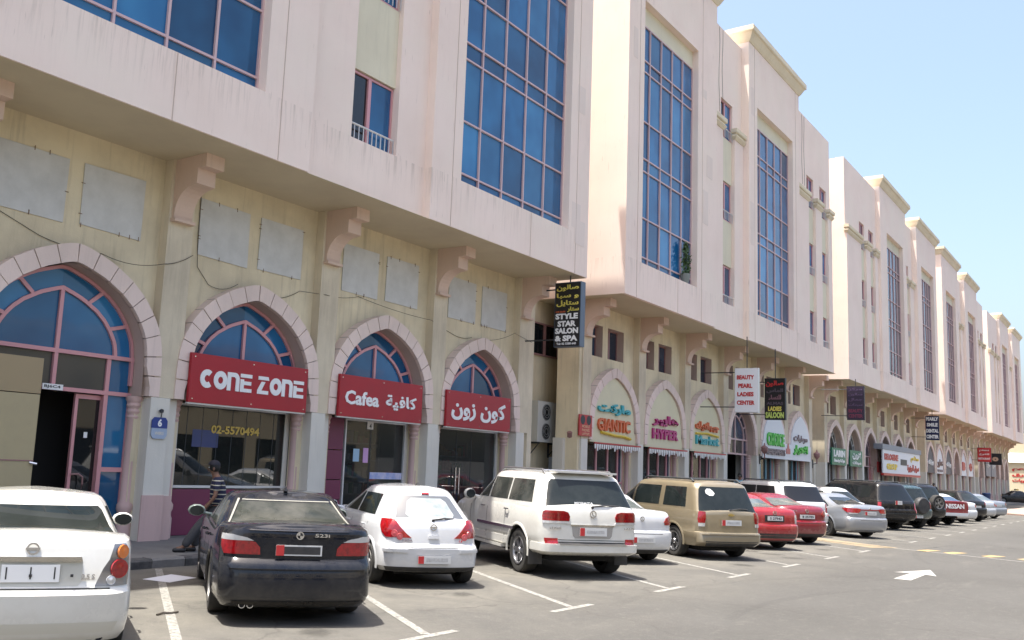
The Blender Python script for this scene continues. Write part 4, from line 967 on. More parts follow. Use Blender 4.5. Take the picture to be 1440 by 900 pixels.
# ------------------------------------------------------------------ far end of the street and the opposite side
M_FAR = stucco('beige_far_wall', (.60, .52, .36), (.5, .42, .3), .5, .2)
t = thing('corner_building', 'low beige building with Arabic lettering across the far end of the street', 'building', (150, 2, 0))
box('wall', M_FAR, t, 0, 14, 8.5, 24, 0, 5.2); box('upper_wall', M_FAR, t, .8, 14, 8.8, 24, 5.204, 9.2)
b = MB(); b.prism_y([(-.3, 5.2), (1.2, 5.2), (1.2, 7.0)], 8.3, 24); b.build('awning_roof', mat('cream_roof', (.7, .66, .52), .8), t)
box('shutter', M_DARKG, t, -.03, 0, 9.5, 12.0, .1, 2.9); box('window', M_SLATE, t, -.03, 0, 15.3, 18, 3.2, 6.6)
for k, s in enumerate((ar('مطعم'), ar('الشرق'), ar('للمشويات'))): stext(s, T_RED, t, 13.5, 4.0-.75*k, 3.0, .55, -.02, bold=.05, depth=.02)
def plain_block(name, label, x0, x1, y0, y1, h, m, face):
    t = thing(name, label, 'building', (0, 0, 0)); box('wall', m, t, x0, x1, y0, y1, 0, h)
    cornice(t, x0, x1, y0, y1, h, .5, .3); w = MB(); d = MB()
    n = int((x1-x0)/4)
    for i in range(n):
        x = x0+2+i*4
        for z in (4.6, 8.0):
            if z+1.6 < h: w.box(x-.7, x+.7, y1, y1+.03, z, z+1.5)
        d.box(x-1.4, x+1.4, y1, y1+.04, .1, 2.7)
    w.build('window', M_DARKG, t); d.build('shopfront', M_DARKG, t); return t
plain_block('street_building', 'long cream block across the lane, seen only mirrored in the shop glass', -30, 60, -34, -22, 8.5, M_FAR, 1)
plain_block('street_building', 'pale block closing the street beyond the taxi', 172, 230, -40, 8, 8, M_FAR, 1)
t = thing('street_post', 'round traffic sign on a grey post at the far corner', 'road sign', (141.2, 15.9, 0)); b = MB(); b.tube([(0, 0, 0), (0, 0, 3)], .06, 8); b.build('post', M_STEEL, t)
b = MB(); b.add([(-.08, .55*math.cos(a*PI/8), 3.3+.55*math.sin(a*PI/8)) for a in range(16)]+[(-.04, .55*math.cos(a*PI/8), 3.3+.55*math.sin(a*PI/8)) for a in range(16)], [tuple(range(16)), tuple(range(16, 32))[::-1]]+[(i, 16+i, 16+(i+1) % 16, (i+1) % 16) for i in range(16)]); b.build('disc', M_SLATE, t)
isl = tag(meshobj('traffic_island', [(73, 5.5, .10), (140, 5.5, .10), (140, 9.5, .1), (76, 9.5, .10), (73, 5.5, 0), (140, 5.5, 0), (140, 9.5, 0), (76, 9.5, 0)], [(0, 1, 2, 3), (4, 5, 1, 0), (3, 7, 4, 0)], mat('pink_paving', (.36, .25, .20), .9)), None, None, None, 'structure')
# ------------------------------------------------------------------ vehicles
def paint(name, col, rough=.28, metal=0, coat=.8, dust=0.12):
    if name in MATS: return MATS[name]
    m = mat(name, col, rough, metal, .5 if max(col) > .05 else .15, coat if max(col) > .05 else coat*.55); n = m.node_tree; p = n.nodes['Principled BSDF']
    tc = n.nodes.new('ShaderNodeTexCoord'); z = n.nodes.new('ShaderNodeTexNoise'); z.inputs['Scale'].default_value = 2.6; z.inputs['Detail'].default_value = 7; z.inputs['Roughness'].default_value = .7
    r = n.nodes.new('ShaderNodeMapRange'); r.inputs[1].default_value = .4; r.inputs[2].default_value = .75; r.inputs[4].default_value = dust*2.5
    sx = n.nodes.new('ShaderNodeSeparateXYZ'); lo = n.nodes.new('ShaderNodeMapRange'); lo.inputs[1].default_value = .55; lo.inputs[2].default_value = .2; lo.inputs[4].default_value = .35*min(1, dust*8)
    ad = n.nodes.new('ShaderNodeMath'); ad.operation = 'ADD'
    x = n.nodes.new('ShaderNodeMix'); x.data_type = 'RGBA'; x.inputs[6].default_value = (*col, 1); x.inputs[7].default_value = (.34, .30, .23, 1)
    L = n.links; L.new(tc.outputs['Object'], z.inputs['Vector']); L.new(z.outputs[0], r.inputs[0]); L.new(tc.outputs['Object'], sx.inputs[0]); L.new(sx.outputs[2], lo.inputs[0])
    L.new(r.outputs[0], ad.inputs[0]); L.new(lo.outputs[0], ad.inputs[1]); L.new(ad.outputs[0], x.inputs[0]); L.new(x.outputs[2], p.inputs['Base Color'])
    rr_ = n.nodes.new('ShaderNodeMapRange'); rr_.inputs[3].default_value = rough; rr_.inputs[4].default_value = min(.8, rough+.35); L.new(ad.outputs[0], rr_.inputs[0]); L.new(rr_.outputs[0], p.inputs['Roughness'])
    return m
M_TYRE = mat('tyre_rubber', (.022, .022, .022), .85, noise=((.07, .062, .05), .6, 6))
M_RIM = mat('alloy', (.42, .42, .43), .3, .9); M_RIMD = mat('dusty_alloy', (.30, .29, .27), .45, .7)
M_TRIM = mat('black_plastic', (.025, .025, .027), .6, noise=((.08, .075, .065), .5, 5))
M_UNDER = mat('underbody', (.012, .012, .012), .95)
M_WIN = mat('tinted_car_glass', (.012, .016, .016), .03, 0, .38, noise=((.035, .04, .038), .6, 1.8))
M_WINL = mat('clear_car_glass', (.06, .075, .072), .03, 0, .5, noise=((.16, .18, .175), .7, 2.2))
M_WIND = mat('dusty_car_glass', (.025, .03, .027), .12, 0, .4, noise=((.10, .097, .085), .8, 2.2))
M_TAIL = mat('red_lens', (.34, .004, .008), .1, 0, .6, .8, noise=((.14, .003, .005), .9, 22)); M_TAILD = mat('dark_red_lens', (.20, .004, .008), .1, 0, .7, .8)
M_LENS = mat('clear_lens', (.55, .55, .55), .12, .3, .8, .8); M_AMB = mat('amber_lens', (.62, .16, .02), .12, 0, .6, .8)
M_SEAM = mat('panel_gap', (.02, .02, .02), .9)
M_PLATE = mat('plate_white', (.60, .60, .58), .5); M_PRED = mat('plate_red', (.5, .03, .03), .5)

def lerp(a, b, t): return a+(b-a)*t
def pw(x, tab):
    if x <= tab[0][0]: return tab[0][1]
    for (a, u), (b, v) in zip(tab, tab[1:]):
        if x <= b: return lerp(u, v, (x-a)/(b-a) if b > a else 0)
    return tab[-1][1]
NR, NC, NS, NF = 7, 6, 26, 6       # half-loop: rear face, rear corner, side, front
def halfloop(xr, xf, w, rc, rf, bow, bf, taper):
    """points (x, y>=0) from rear centre round to front centre"""
    P = []
    wr = w*(1-taper)-rc
    for i in range(NR): y = wr*i/(NR-1); P.append((xr+bow*(y/w)**2, y))
    xb = P[-1][0]
    for i in range(1, NC+1):
        a = PI/2*i/NC; P.append((xb+rc*(1-math.cos(a))+bow*.35*(i/NC), wr+rc*math.sin(a)))
    xs = P[-1][0]; ys = P[-1][1]; wf = w*(1-taper*1.3)
    xe = xf-bf-rf
    for i in range(1, NS+1):
        t = i/NS; x = lerp(xs, xe, t); y = w-(w-ys)*max(0, 1-t*4)**2-(w-wf)*max(0, (t-.78)/.22)**2; P.append((x, y))
    y0 = P[-1][1]
    for i in range(1, NC+1):
        a = PI/2*i/NC; P.append((xe+rf*math.sin(a), y0-rf*(1-math.cos(a))))
    x0, y0 = P[-1]
    for i in range(1, NF+1): t = i/NF; P.append((x0+(xf-x0)*(1-(1-t)**2), y0*(1-t)))
    return P
NL = NR+NC+NS+NC+NF
class Shell:
    """lofted body shell; levels are half loops in z; pt(u, z) evaluates the skin"""
    def __init__(s, levels): s.lv = levels       # list of lists of (x,y,z)
    def mesh(s, name, m, parent, crown=.03, bottom=True, smooth=38, cap=True):
        vs = []; fs = []; n = NL; N = 2*n-2
        for L in s.lv:
            vs += list(L)+[(x, -y, z) for x, y, z in L[-2:0:-1]]
        for k in range(len(s.lv)-1):
            for i in range(N):
                j = (i+1) % N; fs.append((k*N+j, k*N+i, (k+1)*N+i, (k+1)*N+j))
        top = (len(s.lv)-1)*N
        if cap:
            K = 6; rows = []
            L = s.lv[-1]
            for i in range(n):
                if i in (0, n-1): rows.append([top+i]); continue
                a = top+i; b = top+N-i; x, y, z = L[i]; r = [a]
                edge = min(1, i/6, (n-1-i)/5)
                for q in range(1, K):
                    t = q/K; r.append(len(vs)); vs.append((x, y*(1-2*t), z+crown*edge*(1-(1-2*t)**2)))
                r.append(b); rows.append(r)
            for i in range(n-1):
                a, b = rows[i], rows[i+1]
                if len(a) == 1:
                    for q in range(K): fs.append((a[0], b[q+1], b[q]))
                elif len(b) == 1:
                    for q in range(K): fs.append((a[q], a[q+1], b[0]))
                else:
                    for q in range(K): fs.append((a[q], a[q+1], b[q+1], b[q]))
        if bottom: fs.append(tuple(range(N)))
        return meshobj(name, vs, fs, m, parent, smooth)
    def pt(s, u, z):
        sg = 1 if u >= 0 else -1; u = min(abs(u), NL-1.001); i = int(u); f = u-i
        col = [tuple(lerp(L[i][k], L[i+1][k], f) for k in range(3)) for L in s.lv]
        nrm = None
        for a, b in zip(col, col[1:]):
            if (a[2] <= z <= b[2]) or b is col[-1] or (a is col[0] and z < a[2]):
                if b[2] == a[2]: continue
                t = (z-a[2])/(b[2]-a[2])
                if t > 1: t = 1
                if t < 0: t = 0
                p = [lerp(a[k], b[k], t) for k in range(3)]; break
        else: p = list(col[-1])
        L0 = s.lv[len(s.lv)//2]; d = Vector((L0[i+1][0]-L0[i][0], L0[i+1][1]-L0[i][1], 0)).normalized(); nrm = Vector((-d.y, d.x, 0))
        if nrm.length == 0: nrm = Vector((-1, 0, 0))
        if i < NR-1: nrm = Vector((-1, 0, 0)) if nrm.x < 0 or True else nrm
        return Vector((p[0], p[1]*sg, p[2])), Vector((nrm.x, nrm.y*sg, 0))
    def ptf(s, u, f):
        """f = fraction 0..1 from first to last level"""
        sg = 1 if u >= 0 else -1; u = min(abs(u), NL-1.001); i = int(u); g = u-i; q = f*(len(s.lv)-1); k = min(int(q), len(s.lv)-2); t = q-k
        a = [lerp(s.lv[k][i][c], s.lv[k][i+1][c], g) for c in range(3)]; b = [lerp(s.lv[k+1][i][c], s.lv[k+1][i+1][c], g) for c in range(3)]
        return Vector([lerp(a[c], b[c], t)*(sg if c == 1 else 1) for c in range(3)])
def patch(name, m, parent, rows, off, fn, nu=10, smooth=40, back=.02):
    """surface patch: rows = [(v, uL, uR)...] bottom to top, evaluated by fn(u, v) -> (point, normal)"""
    fr = []; bk = []
    for v, a, b in rows:
        for i in range(nu+1):
            p, n = fn(lerp(a, b, i/nu), v); fr.append(p+n*off); bk.append(p-n*back)
    R_ = len(rows); W_ = nu+1; N = len(fr); fs = []
    for r in range(R_-1):
        for i in range(nu): a = r*W_+i; fs.append((a, a+1, a+W_+1, a+W_))
    ring = [i for i in range(W_)]+[r*W_+nu for r in range(1, R_)]+[(R_-1)*W_+i for i in range(nu-1, -1, -1)]+[r*W_ for r in range(R_-2, 0, -1)]
    for a, b in zip(ring, ring[1:]+ring[:1]): fs.append((b, a, N+a, N+b))
    # orientation: make the front face point outward
    p0, p1, p2 = fr[0], fr[1], fr[W_]; nn = (p1-p0).cross(p2-p0); _, no = fn((rows[0][1]+rows[0][2])/2, rows[0][0])
    if nn.dot(no) < 0: fs = [f[::-1] for f in fs]
    return meshobj(name, fr+bk, fs, m, parent, smooth)
def u_rear(y, w): return (NR-1)*y/w
def finer(rows, k=4):
    out = []
    for a, b in zip(rows, rows[1:]):
        for i in range(k): out.append(tuple(lerp(a[j], b[j], i/k) for j in range(3)))
    return out+[rows[-1]]
WH = {}
def wheel(parent, loc, r, w, side, style, m=M_RIM):
    key = (round(r, 3), round(w, 3), style, m.name)
    wh = bpy.data.objects.new('wheel', None); link(wh, parent); wh.location = loc; wh.empty_display_size = .1
    wh.rotation_euler = (0, 0, 0 if side > 0 else PI)
    if key not in WH:
        rr_ = r*(.66 if style != 'suv' else .64)
        prof = [(rr_, -w/2+.01), (r*.93, -w/2), (r*.985, -w/2+.03), (r, -w/2+.06), (r, w/2-.06), (r*.985, w/2-.03), (r*.93, w/2), (r*.80, w/2+.006), (rr_, w/2-.012), (rr_-.01, w/2-.03), (rr_-.02, -w/2+.02)]
        def spin(prof, n=36, close=False):
            vs = []; fs = []
            for i in range(n):
                a = 2*PI*i/n
                for q, y in prof: vs.append((q*math.cos(a), y, q*math.sin(a)))
            k = len(prof)
            for i in range(n):
                j = (i+1) % n
                for q in range(k-1): fs.append((i*k+q, i*k+q+1, j*k+q+1, j*k+q))
            return vs, fs
        ty = meshobj('tyre', *spin(prof), M_TYRE, wh, 40)
        mb = MB(); v, f = spin([(rr_-.005, w/2-.02), (rr_-.005, w/2+.004), (rr_-.03, w/2-.004), (rr_-.04, w/2-.05), (rr_-.05, -w/2+.03)]); mb.add(v, f)
        n = {'five': 5, 'ten': 10, 'cap': 7, 'suv': 6, 'mesh': 9}[style]; yo = w/2-.02
        for k in range(n):
            a = 2*PI*k/n
            for da in ((-.09, .09) if style in ('suv', 'five') else (0,)):
                p0 = (.05*math.cos(a), .05*math.sin(a)); p1 = ((rr_-.02)*math.cos(a+da*2), (rr_-.02)*math.sin(a+da*2))
                d = Vector((p1[0]-p0[0], p1[1]-p0[1])).normalized(); wd0, wd1 = (.028, .018) if style != 'cap' else (.05, .05)
                nx, nz = -d.y, d.x
                mb.prism_y([(p0[0]-nx*wd0, p0[1]-nz*wd0), (p1[0]-nx*wd1, p1[1]-nz*wd1), (p1[0]+nx*wd1, p1[1]+nz*wd1), (p0[0]+nx*wd0, p0[1]+nz*wd0)][::-1], yo-.045, yo-.005)
        v, f = spin([(0, yo+.012), (.045, yo+.010), (.06, yo-.01), (.065, yo-.05)], 16); mb.add(v, f)
        rm = mb.build('rim', m, wh, 35)
        v, f = spin([(0, yo-.055), (rr_-.02, yo-.075)]); bk = meshobj('brake_disc', v, f, mat('brake_shadow', (.03, .03, .03), .7), wh)
        WH[key] = (ty.data, rm.data, bk.data)
    else:
        for nm, d in zip(('tyre', 'rim', 'brake_disc'), WH[key]): link(bpy.data.objects.new(nm, d), wh)
    return wh

def car(name, label, cat, rear, head, P, group='cars parked nose-in along the kerb'):
    """rear = ground point under the rear bumper centre; head = heading in degrees from +X"""
    t = thing(name, label, cat, (rear[0], rear[1], 0), R(head), group); t.scale = (.958,)*3
    L_, W_, H_ = P['L'], P['W']/2, P['H']; kind = P['kind']; pm = P['paint']; wb = P['wb']; oh = P['oh']; r = P.get('r', .325); tw = P.get('tw', .215)
    zb = P.get('zb', .22); dk = P['deck']; belt = P['belt']; hood = P['hood']
    gb = P['gb']; gt = P['gt']           # greenhouse base (xr, xf), top (xr, xf)
    # shoulder height along x
    def ztop(x):
        if kind == 'sedan': return pw(x, [(0, dk-.03), (.10, dk), (gb[0], dk+.015), (gb[0]+.5, belt), (gb[1]-.2, belt-.01), (gb[1]+.15, hood+.05), (L_-.7, hood-.10), (L_, hood-.28)])
        if kind == 'pickup': return pw(x, [(0, dk), (1.6, dk), (1.75, belt), (gb[1]-.1, belt), (gb[1]+.2, hood+.03), (L_-.5, hood-.05), (L_, hood-.2)])
        return pw(x, [(0, dk), (.6, belt), (gb[1]-.2, belt-.01), (gb[1]+.15, hood+.05), (L_-.6, hood-.06), (L_, hood-.25)])
    prof = P.get('prof', [(0, .16, .05), (.08, .07, .02), (.20, .02, .004), (.42, .0, 0), (.52, .02, 0), (.56, .075, .004), (.74, .075, .004), (.90, .09, .02), (.97, .12, .045), (1, .17, .085)])
    lv = []
    for f, dx_, dw in prof:
        hl = halfloop(dx_, L_-dx_*.7, W_-dw, P.get('rc', .22), .3, P.get('bow', .10), .12, P.get('taper', .06))
        lv.append([(x, y, zb+(ztop(x)-zb)*f) for x, y in hl])
    body = Shell(lv)
    bo = body.mesh('body', [pm, M_UNDER], t, crown=P.get('crown', .04))
    # wheel arches cut out of the shell
    ax = (oh, oh+wb); cb = MB(); Rr = r+.055
    cyl = []
    for x in ax:
        for sy in (1, -1):
            n = 28; y0 = sy*(W_-.30); y1 = sy*(W_+.2); vs = []
            for y in (y0, y1): vs += [(x+Rr*math.cos(2*PI*k/n), y, r+.01+Rr*math.sin(2*PI*k/n)) for k in range(n)]
            fs = [tuple(range(n)), tuple(range(n, 2*n))[::-1]]+[((k+1) % n, k, n+k, n+(k+1) % n) for k in range(n)]
            if sy < 0: fs = [q[::-1] for q in fs]
            cb.add(vs, fs)
    cut = cb.build('cutter', [pm, M_UNDER], t); cut.data.polygons.foreach_set('material_index', [1]*len(cut.data.polygons))
    bm = bmesh.new(); bm.from_mesh(cut.data); bmesh.ops.recalc_face_normals(bm, faces=bm.faces); bm.to_mesh(cut.data); bm.free()
    bm = bmesh.new(); bm.from_mesh(bo.data); bmesh.ops.recalc_face_normals(bm, faces=bm.faces); bm.to_mesh(bo.data); bm.free()
    md = bo.modifiers.new('b', 'BOOLEAN'); md.object = cut; md.solver = 'EXACT'; md.operation = 'DIFFERENCE'
    bpy.context.view_layer.update(); dg = bpy.context.evaluated_depsgraph_get(); ne = bpy.data.meshes.new_from_object(bo.evaluated_get(dg)); old = bo.data; bo.modifiers.clear(); bo.data = ne; bpy.data.meshes.remove(old)
    cm = cut.data; bpy.data.objects.remove(cut); bpy.data.meshes.remove(cm); ne.set_sharp_from_angle(angle=R(38))
    F = body.pt; bx = bo
    def Fm(u, z): return F(u, z)
    # arch lips
    for x in ax:
        for sy in (1, -1):
            lm = M_TRIM if P.get('clad') else pm; fr = []; n = 20; a0, a1 = R(-8), R(188)
            mb = MB(); vs = []
            for k in range(n+1):
                a = lerp(a0, a1, k/n)
                for rad, yy in ((Rr-.012, -.012), (Rr-.006, .012), (Rr+.02, .015), (Rr+.045, -.002)):
                    px = x+rad*math.cos(a); pz = r+.01+rad*math.sin(a)
                    y = W_; zq = max(pz, zb+.1)
                    for q in range(NR+NC-2, NR+NC+NS):
                        a_, b_ = F(q, zq)[0], F(q+1, zq)[0]
                        if a_.x <= px <= b_.x: y = lerp(a_.y, b_.y, (px-a_.x)/max(1e-6, b_.x-a_.x)); break
                    vs.append((px, sy*(y+yy), pz))
            fs = []
            for k in range(n):
                for q in range(3): a = k*4+q; f = (a, a+1, a+5, a+4); fs.append(f if sy < 0 else f[::-1])
            meshobj('wheel_arch', vs, fs, lm, bo, 50)
    for x in ax:
        for sy in (1, -1): wheel(t, (x, sy*(W_-tw/2-.025), r), r, tw, sy, P.get('rim', 'five'), P.get('rimm', M_RIM))
    # greenhouse
    gl_ = []
    NG = 7; wt = P.get('gtw', .62)  # half width at roof
    wb_ = W_-P.get('gin', .10)
    for k in range(NG):
        f = k/(NG-1)*(1.0)
        g = f**.9
        xr = lerp(gb[0], gt[0], g); xf = lerp(gb[1], gt[1], g); w = lerp(wb_, wt, g**1.25)
        hl = halfloop(xr, xf, w, lerp(P.get('grc', .16), .2, f), .2, P.get('gbow', .10), .14, .05)
        gl_.append([(x, y, lerp(ztop(x)-.04, H_-.15, f)) for x, y in hl])
    # roof edge rounding
    for dz, ins in ((.045, .05), (.075, .13)):
        hl = halfloop(gt[0]+ins, gt[1]-ins*1.3, wt-ins*.8, .22, .2, P.get('gbow', .10), .14, .05); gl_.append([(x, y, H_-.15+dz) for x, y in hl])
    gh = Shell(gl_); go = gh.mesh('cabin', P.get('cabpaint', pm), t, crown=P.get('rcrown', .035), bottom=False, smooth=45)
    FN = (NG-1)/(NG+1)              # ptf fraction where the roof edge starts
    def G(u, f):
        p = gh.ptf(u, f*FN); e = .05
        a = gh.ptf(u+.3*(1 if u >= 0 else -1), f*FN)-gh.ptf(u-.3*(1 if u >= 0 else -1), f*FN) if abs(u) > .4 else Vector((0, 1, 0))*(1)
        b = gh.ptf(u, min(1, (f+e)*FN))-gh.ptf(u, max(0, (f-e)*FN)); n = a.cross(b)
        if n.length < 1e-6: n = Vector((-1, 0, 0))
        n.normalize(); c = Vector(((gb[0]+gb[1])/2, 0, .9))
        if n.dot(p-c) < 0: n = -n
        return p, n
    gm = P.get('glass', M_WIN); gmr = P.get('rglass', gm)
    ur = P.get('ru', NR-1+.9); f0, f1 = P.get('rf', (.14, .93))
    patch('rear_window', gmr, t, finer([(f0+.03, -ur+.5, ur-.5), (f0+.0, -ur+.2, ur-.2), (f0+.07, -ur, ur), (f1-.1, -ur+.05, ur-.05), (f1, -ur+.6, ur-.6)][1:] if True else 0, 2), .004, G, 16)
    us = NR+NC-1; NSr = NS
    def su(x_, f): # side u for a given x at fraction f
        for q in range(us, us+NS):
            a, b = gh.ptf(q, f*FN)[0], gh.ptf(q+1, f*FN)[0]
            if a <= x_ <= b: return q+(x_-a)/(b-a)
        return us if x_ < gh.ptf(us, f*FN)[0] else us+NS
    for nm, (xa0, xa1, xb0, xb1) in P['sidewin']:
        # base from xa0..xb0 (rear..front), top xa1..xb1
        for sg in (1, -1):
            rows = []
            for i in range(6):
                f = lerp(.16, .90, i/5); k = i/5; a = lerp(xa0, xa1, k); b = lerp(xb0, xb1, k); rows.append((f, sg*su(a, f), sg*su(b, f)))
            patch('side_window', gm, t, rows, .004, G, 8)
    patch('windscreen', M_WIN, t, [(.14, NL-1.2, NL-NF-1), (.5, NL-1.2, NL-NF-1), (.92, NL-1.2, NL-NF-1)], .004, lambda u, f: G(u, f), 6)
    patch('windscreen', M_WIN, t, [(.14, -(NL-1.2), -(NL-NF-1)), (.5, -(NL-1.2), -(NL-NF-1)), (.92, -(NL-1.2), -(NL-NF-1))], .004, lambda u, f: G(u, f), 6)
    # door seams, handles, mirrors
    def bu(x_, z):
        for q in range(us-2, us+NS):
            a, b = F(q, z)[0][0], F(q+1, z)[0][0]
            if a <= x_ <= b: return q+(x_-a)/(b-a)
        return us
    for xd in P['doors']:
        for sg in (1, -1):
            z1 = ztop(xd)-.03; zz = [lerp(zb+.12, z1, i/6) for i in range(7)]
            patch('door_seam', M_SEAM, bo, [(z, sg*bu(xd-.007, z), sg*bu(xd+.007, z)) for z in zz], .0015, F, 1, back=.002)
    for xd in P['handles']:
        for sg in (1, -1):
            z = ztop(xd)-.13; p, n = F(sg*bu(xd, z), z); b = MB(); b.tube([p+n*.012+Vector((-.09, 0, 0)), p+n*.04+Vector((-.06, 0, .005)), p+n*.04+Vector((.06, 0, .005)), p+n*.012+Vector((.09, 0, 0))], .014, 6); b.build('door_handle', P.get('handlem', pm), t, 60)
    for sg in (1, -1):
        xm = gb[1]-.42; z = ztop(xm)+.07; b = MB(); vs = []; c = Vector((xm, sg*(W_+.10), z))
        for i in range(7):
            th = PI*i/6
            for k in range(10):
                ph = 2*PI*k/10; vs.append(c+Vector((-.055*math.cos(th)*1.3, sg*.125*math.sin(th)*math.cos(ph), P.get('mir', .085)*math.sin(th)*math.sin(ph))))
        fs = [(i*10+k, i*10+(k+1) % 10, (i+1)*10+(k+1) % 10, (i+1)*10+k) for i in range(6) for k in range(10)]; b.add(vs, fs if sg > 0 else [q[::-1] for q in fs]); b.add([c+Vector((-.078, sg*.105*math.cos(2*PI*k/12), P.get('mir', .085)*.82*math.sin(2*PI*k/12))) for k in range(12)], [tuple(range(12))]); b.tube([c+Vector((0, -sg*.08, -.03)), c+Vector((.05, -sg*.24, -.06))], .025, 6)
        mr_ = b.build('wing_mirror', P.get('mirm', pm), t, 50)
        b = MB(); b.prism_x([(c.y+.098*math.cos(2*PI*k/14), c.z+P.get('mir', .085)*.8*math.sin(2*PI*k/14)) for k in range(14)], c.x-.086, c.x-.079); b.build('mirror_glass', M_WIN, mr_)
    # lights
    lights = P['tail']
    for nm, mt, rows, off in lights:
        for sg in (1, -1):
            rr2 = finer([(z, sg*(a), sg*(b)) for z, a, b in rows], 2); patch(nm, mt, t, rr2, off, F, 8)
    # rear details
    for nm, mt, rows, off in P.get('rear', []):
        patch(nm, mt, t if nm not in ('boot_seam',) else bo, finer(rows, 2), off, F, 18, back=.003 if 'seam' in nm else .02)
    if P.get('plate'):
        z, w, h, style = P['plate']; xx = F(0, z)[0][0]-P.get('pgap', .012)
        pl = box('number_plate', M_PLATE, t, xx-.012, xx, -w/2, w/2, z-h/2, z+h/2)
        if style == 'dark': box('plate_blank', M_TRIM, pl, xx-.015, xx-.0125, -w/2+.02, w/2-.02, z-h/2+.015, z+h/2-.015); 
        if style in ('red', 'dark'): box('plate_band', M_PRED, pl, xx-.016, xx-.0125, w/2-.09, w/2, z-h/2, z+h/2)
        if style == 'red':
            b = MB()
            b.box(xx-.0145, xx-.0125, -w/2+.05, w/2-.13, z-.028, z+.03)
            b.build('plate_marking', mat('blurred_grey', (.50, .50, .49), .7, noise=((.36, .35, .34), 1, 30)), pl)
        if style[:1].isdigit(): text(style, T_BLK, pl, w*.78, h*.6, (xx-.0125, w*.36, z-h*.3), (0, -1, 0), (0, 0, 1), bold=.03, depth=.002)
    for s_, y0, z, w, h, mt in P.get('texts', []):
        best = min(F((NR-1)*abs(yy)/W_, z+h/2)[0][0] for yy in (y0, y0-w)) ; text(s_, mt, t, w, h, (best-(.035 if kind == 'pickup' else .006), y0, z), (0, -1, 0), (0, 0, 1), bold=.03, depth=.008)
    if P.get('badge'):
        z, rd = P['badge'][:2]; xx = F(0, z)[0][0]; b = MB(); n = 18
        b.add([(xx-.004, rd*math.cos(2*PI*k/n), z+rd*math.sin(2*PI*k/n)) for k in range(n)]+[(xx-.016, rd*math.cos(2*PI*k/n), z+rd*math.sin(2*PI*k/n)) for k in range(n)]+[(xx-.016, rd*.72*math.cos(2*PI*k/n), z+rd*.72*math.sin(2*PI*k/n)) for k in range(n)]+[(xx-.004, rd*.72*math.cos(2*PI*k/n), z+rd*.72*math.sin(2*PI*k/n)) for k in range(n)],
              [(k, (k+1) % n, n+(k+1) % n, n+k) for k in range(n)]+[(n+k, n+(k+1) % n, 2*n+(k+1) % n, 2*n+k) for k in range(n)]+[(2*n+k, 2*n+(k+1) % n, 3*n+(k+1) % n, 3*n+k) for k in range(n)])
        k_ = P['badge'][2]
        if k_ == 'bar': b.box(xx-.02, xx-.004, -rd*1.12, rd*1.12, z-rd*.2, z+rd*.2)
        if k_ == 'L': b.box(xx-.014, xx-.004, -rd*.5, rd*.1, z-rd*.4, z-rd*.25); b.tube([(xx-.01, rd*.05, z-rd*.3), (xx-.01, rd*.25, z+rd*.6)], .01)
        if k_ == 'quad': b.box(xx-.010, xx-.004, 0, rd*.7, z, z+rd*.68); b.box(xx-.010, xx-.004, -rd*.7, 0, z-rd*.68, z)
        if k_ == 'H': b.box(xx-.014, xx-.004, -rd*.1, rd*.1, z-rd*.1, z+rd*.1); b.box(xx-.014, xx-.004, -rd*.45, -rd*.25, z-rd*.5, z+rd*.5); b.box(xx-.014, xx-.004, rd*.25, rd*.45, z-rd*.5, z+rd*.5)
        b.build('badge', M_METAL, t)
    # roof rails, aerial, wiper, exhaust, flaps
    if P.get('rails'):
        for sg in (1, -1):
            y = sg*(wt-.13); b = MB(); x0, x1 = gt[0]+.25, gt[1]-.35; b.tube([(x0, y, H_-.08), (x0+.10, y, H_-.02), (x1-.12, y, H_-.02), (x1, y, H_-.08)], .022, 8)
            b.build('roof_rail', P['rails'], t, 60)
        b = MB(); 
        for x in (gt[0]+.7, gt[0]+1.5): b.tube([(x, -wt+.13, H_-.03), (x, wt-.13, H_-.03)], .014, 6)
        b.build('roof_crossbar', P['rails'], t, 60)
    if P.get('fin') is not None:
        b = MB(); x, z = P['fin'], H_-.04; b.add([(x, -.03, z), (x, .03, z), (x+.16, .02, z), (x+.16, -.02, z), (x+.03, 0, z+.06)], [(0, 1, 4), (1, 2, 4), (2, 3, 4), (3, 0, 4)]); b.build('roof_aerial', P.get('finm', pm), t)
    if P.get('wiper'):
        f = P['wiper']; p0 = G(0, f)[0]; p1 = G(-4.5, f+.03)[0]; b = MB(); b.tube([p0+Vector((-.04, 0, 0)), (p0+p1)/2+Vector((-.05, 0, .02)), p1+Vector((-.02, 0, 0))], .013, 5); b.tube([p0+Vector((-.05, .0, -.02)), p0+Vector((0, 0, -.01))], .025, 6); b.build('rear_wiper', M_TRIM, t)
    if P.get('brake'):
        f = P['brake']; patch('high_brake_light', M_TAIL, t, [(f, -1.1, 1.1), (f+.05, -1.1, 1.1)], .02, G, 4)
    if P.get('exh'):
        for y in P['exh']:
            b = MB(); b.tube([(.35, y, zb+.03), (.12, y, zb+.03)], .038, 12); b.build('exhaust', P.get('exm', M_METAL), t, 60)
            b = MB(); b.tube([(.13, y, zb+.03), (.117, y, zb+.03)], .03, 12); b.build('exhaust_bore', M_UNDER, t)
    b = MB(); b.box(.45, L_-.4, -W_+.36, W_-.36, max(.17, zb-.12), zb+.06); b.tube([(oh, -W_+.25, r), (oh, W_-.25, r)], .05); b.build('underbody', M_UNDER, t)
    if P.get('flaps'):
        for sg in (1, -1): box('mud_flap', M_TRIM, t, oh-r-.12, oh-r-.10, sg*(W_-.14)-.13, sg*(W_-.14)+.13, .20, zb+.2)
    t['_']= 0; del t['_']
    return t, F, G, P
C_ = NR-1           # u index where the rear corner starts
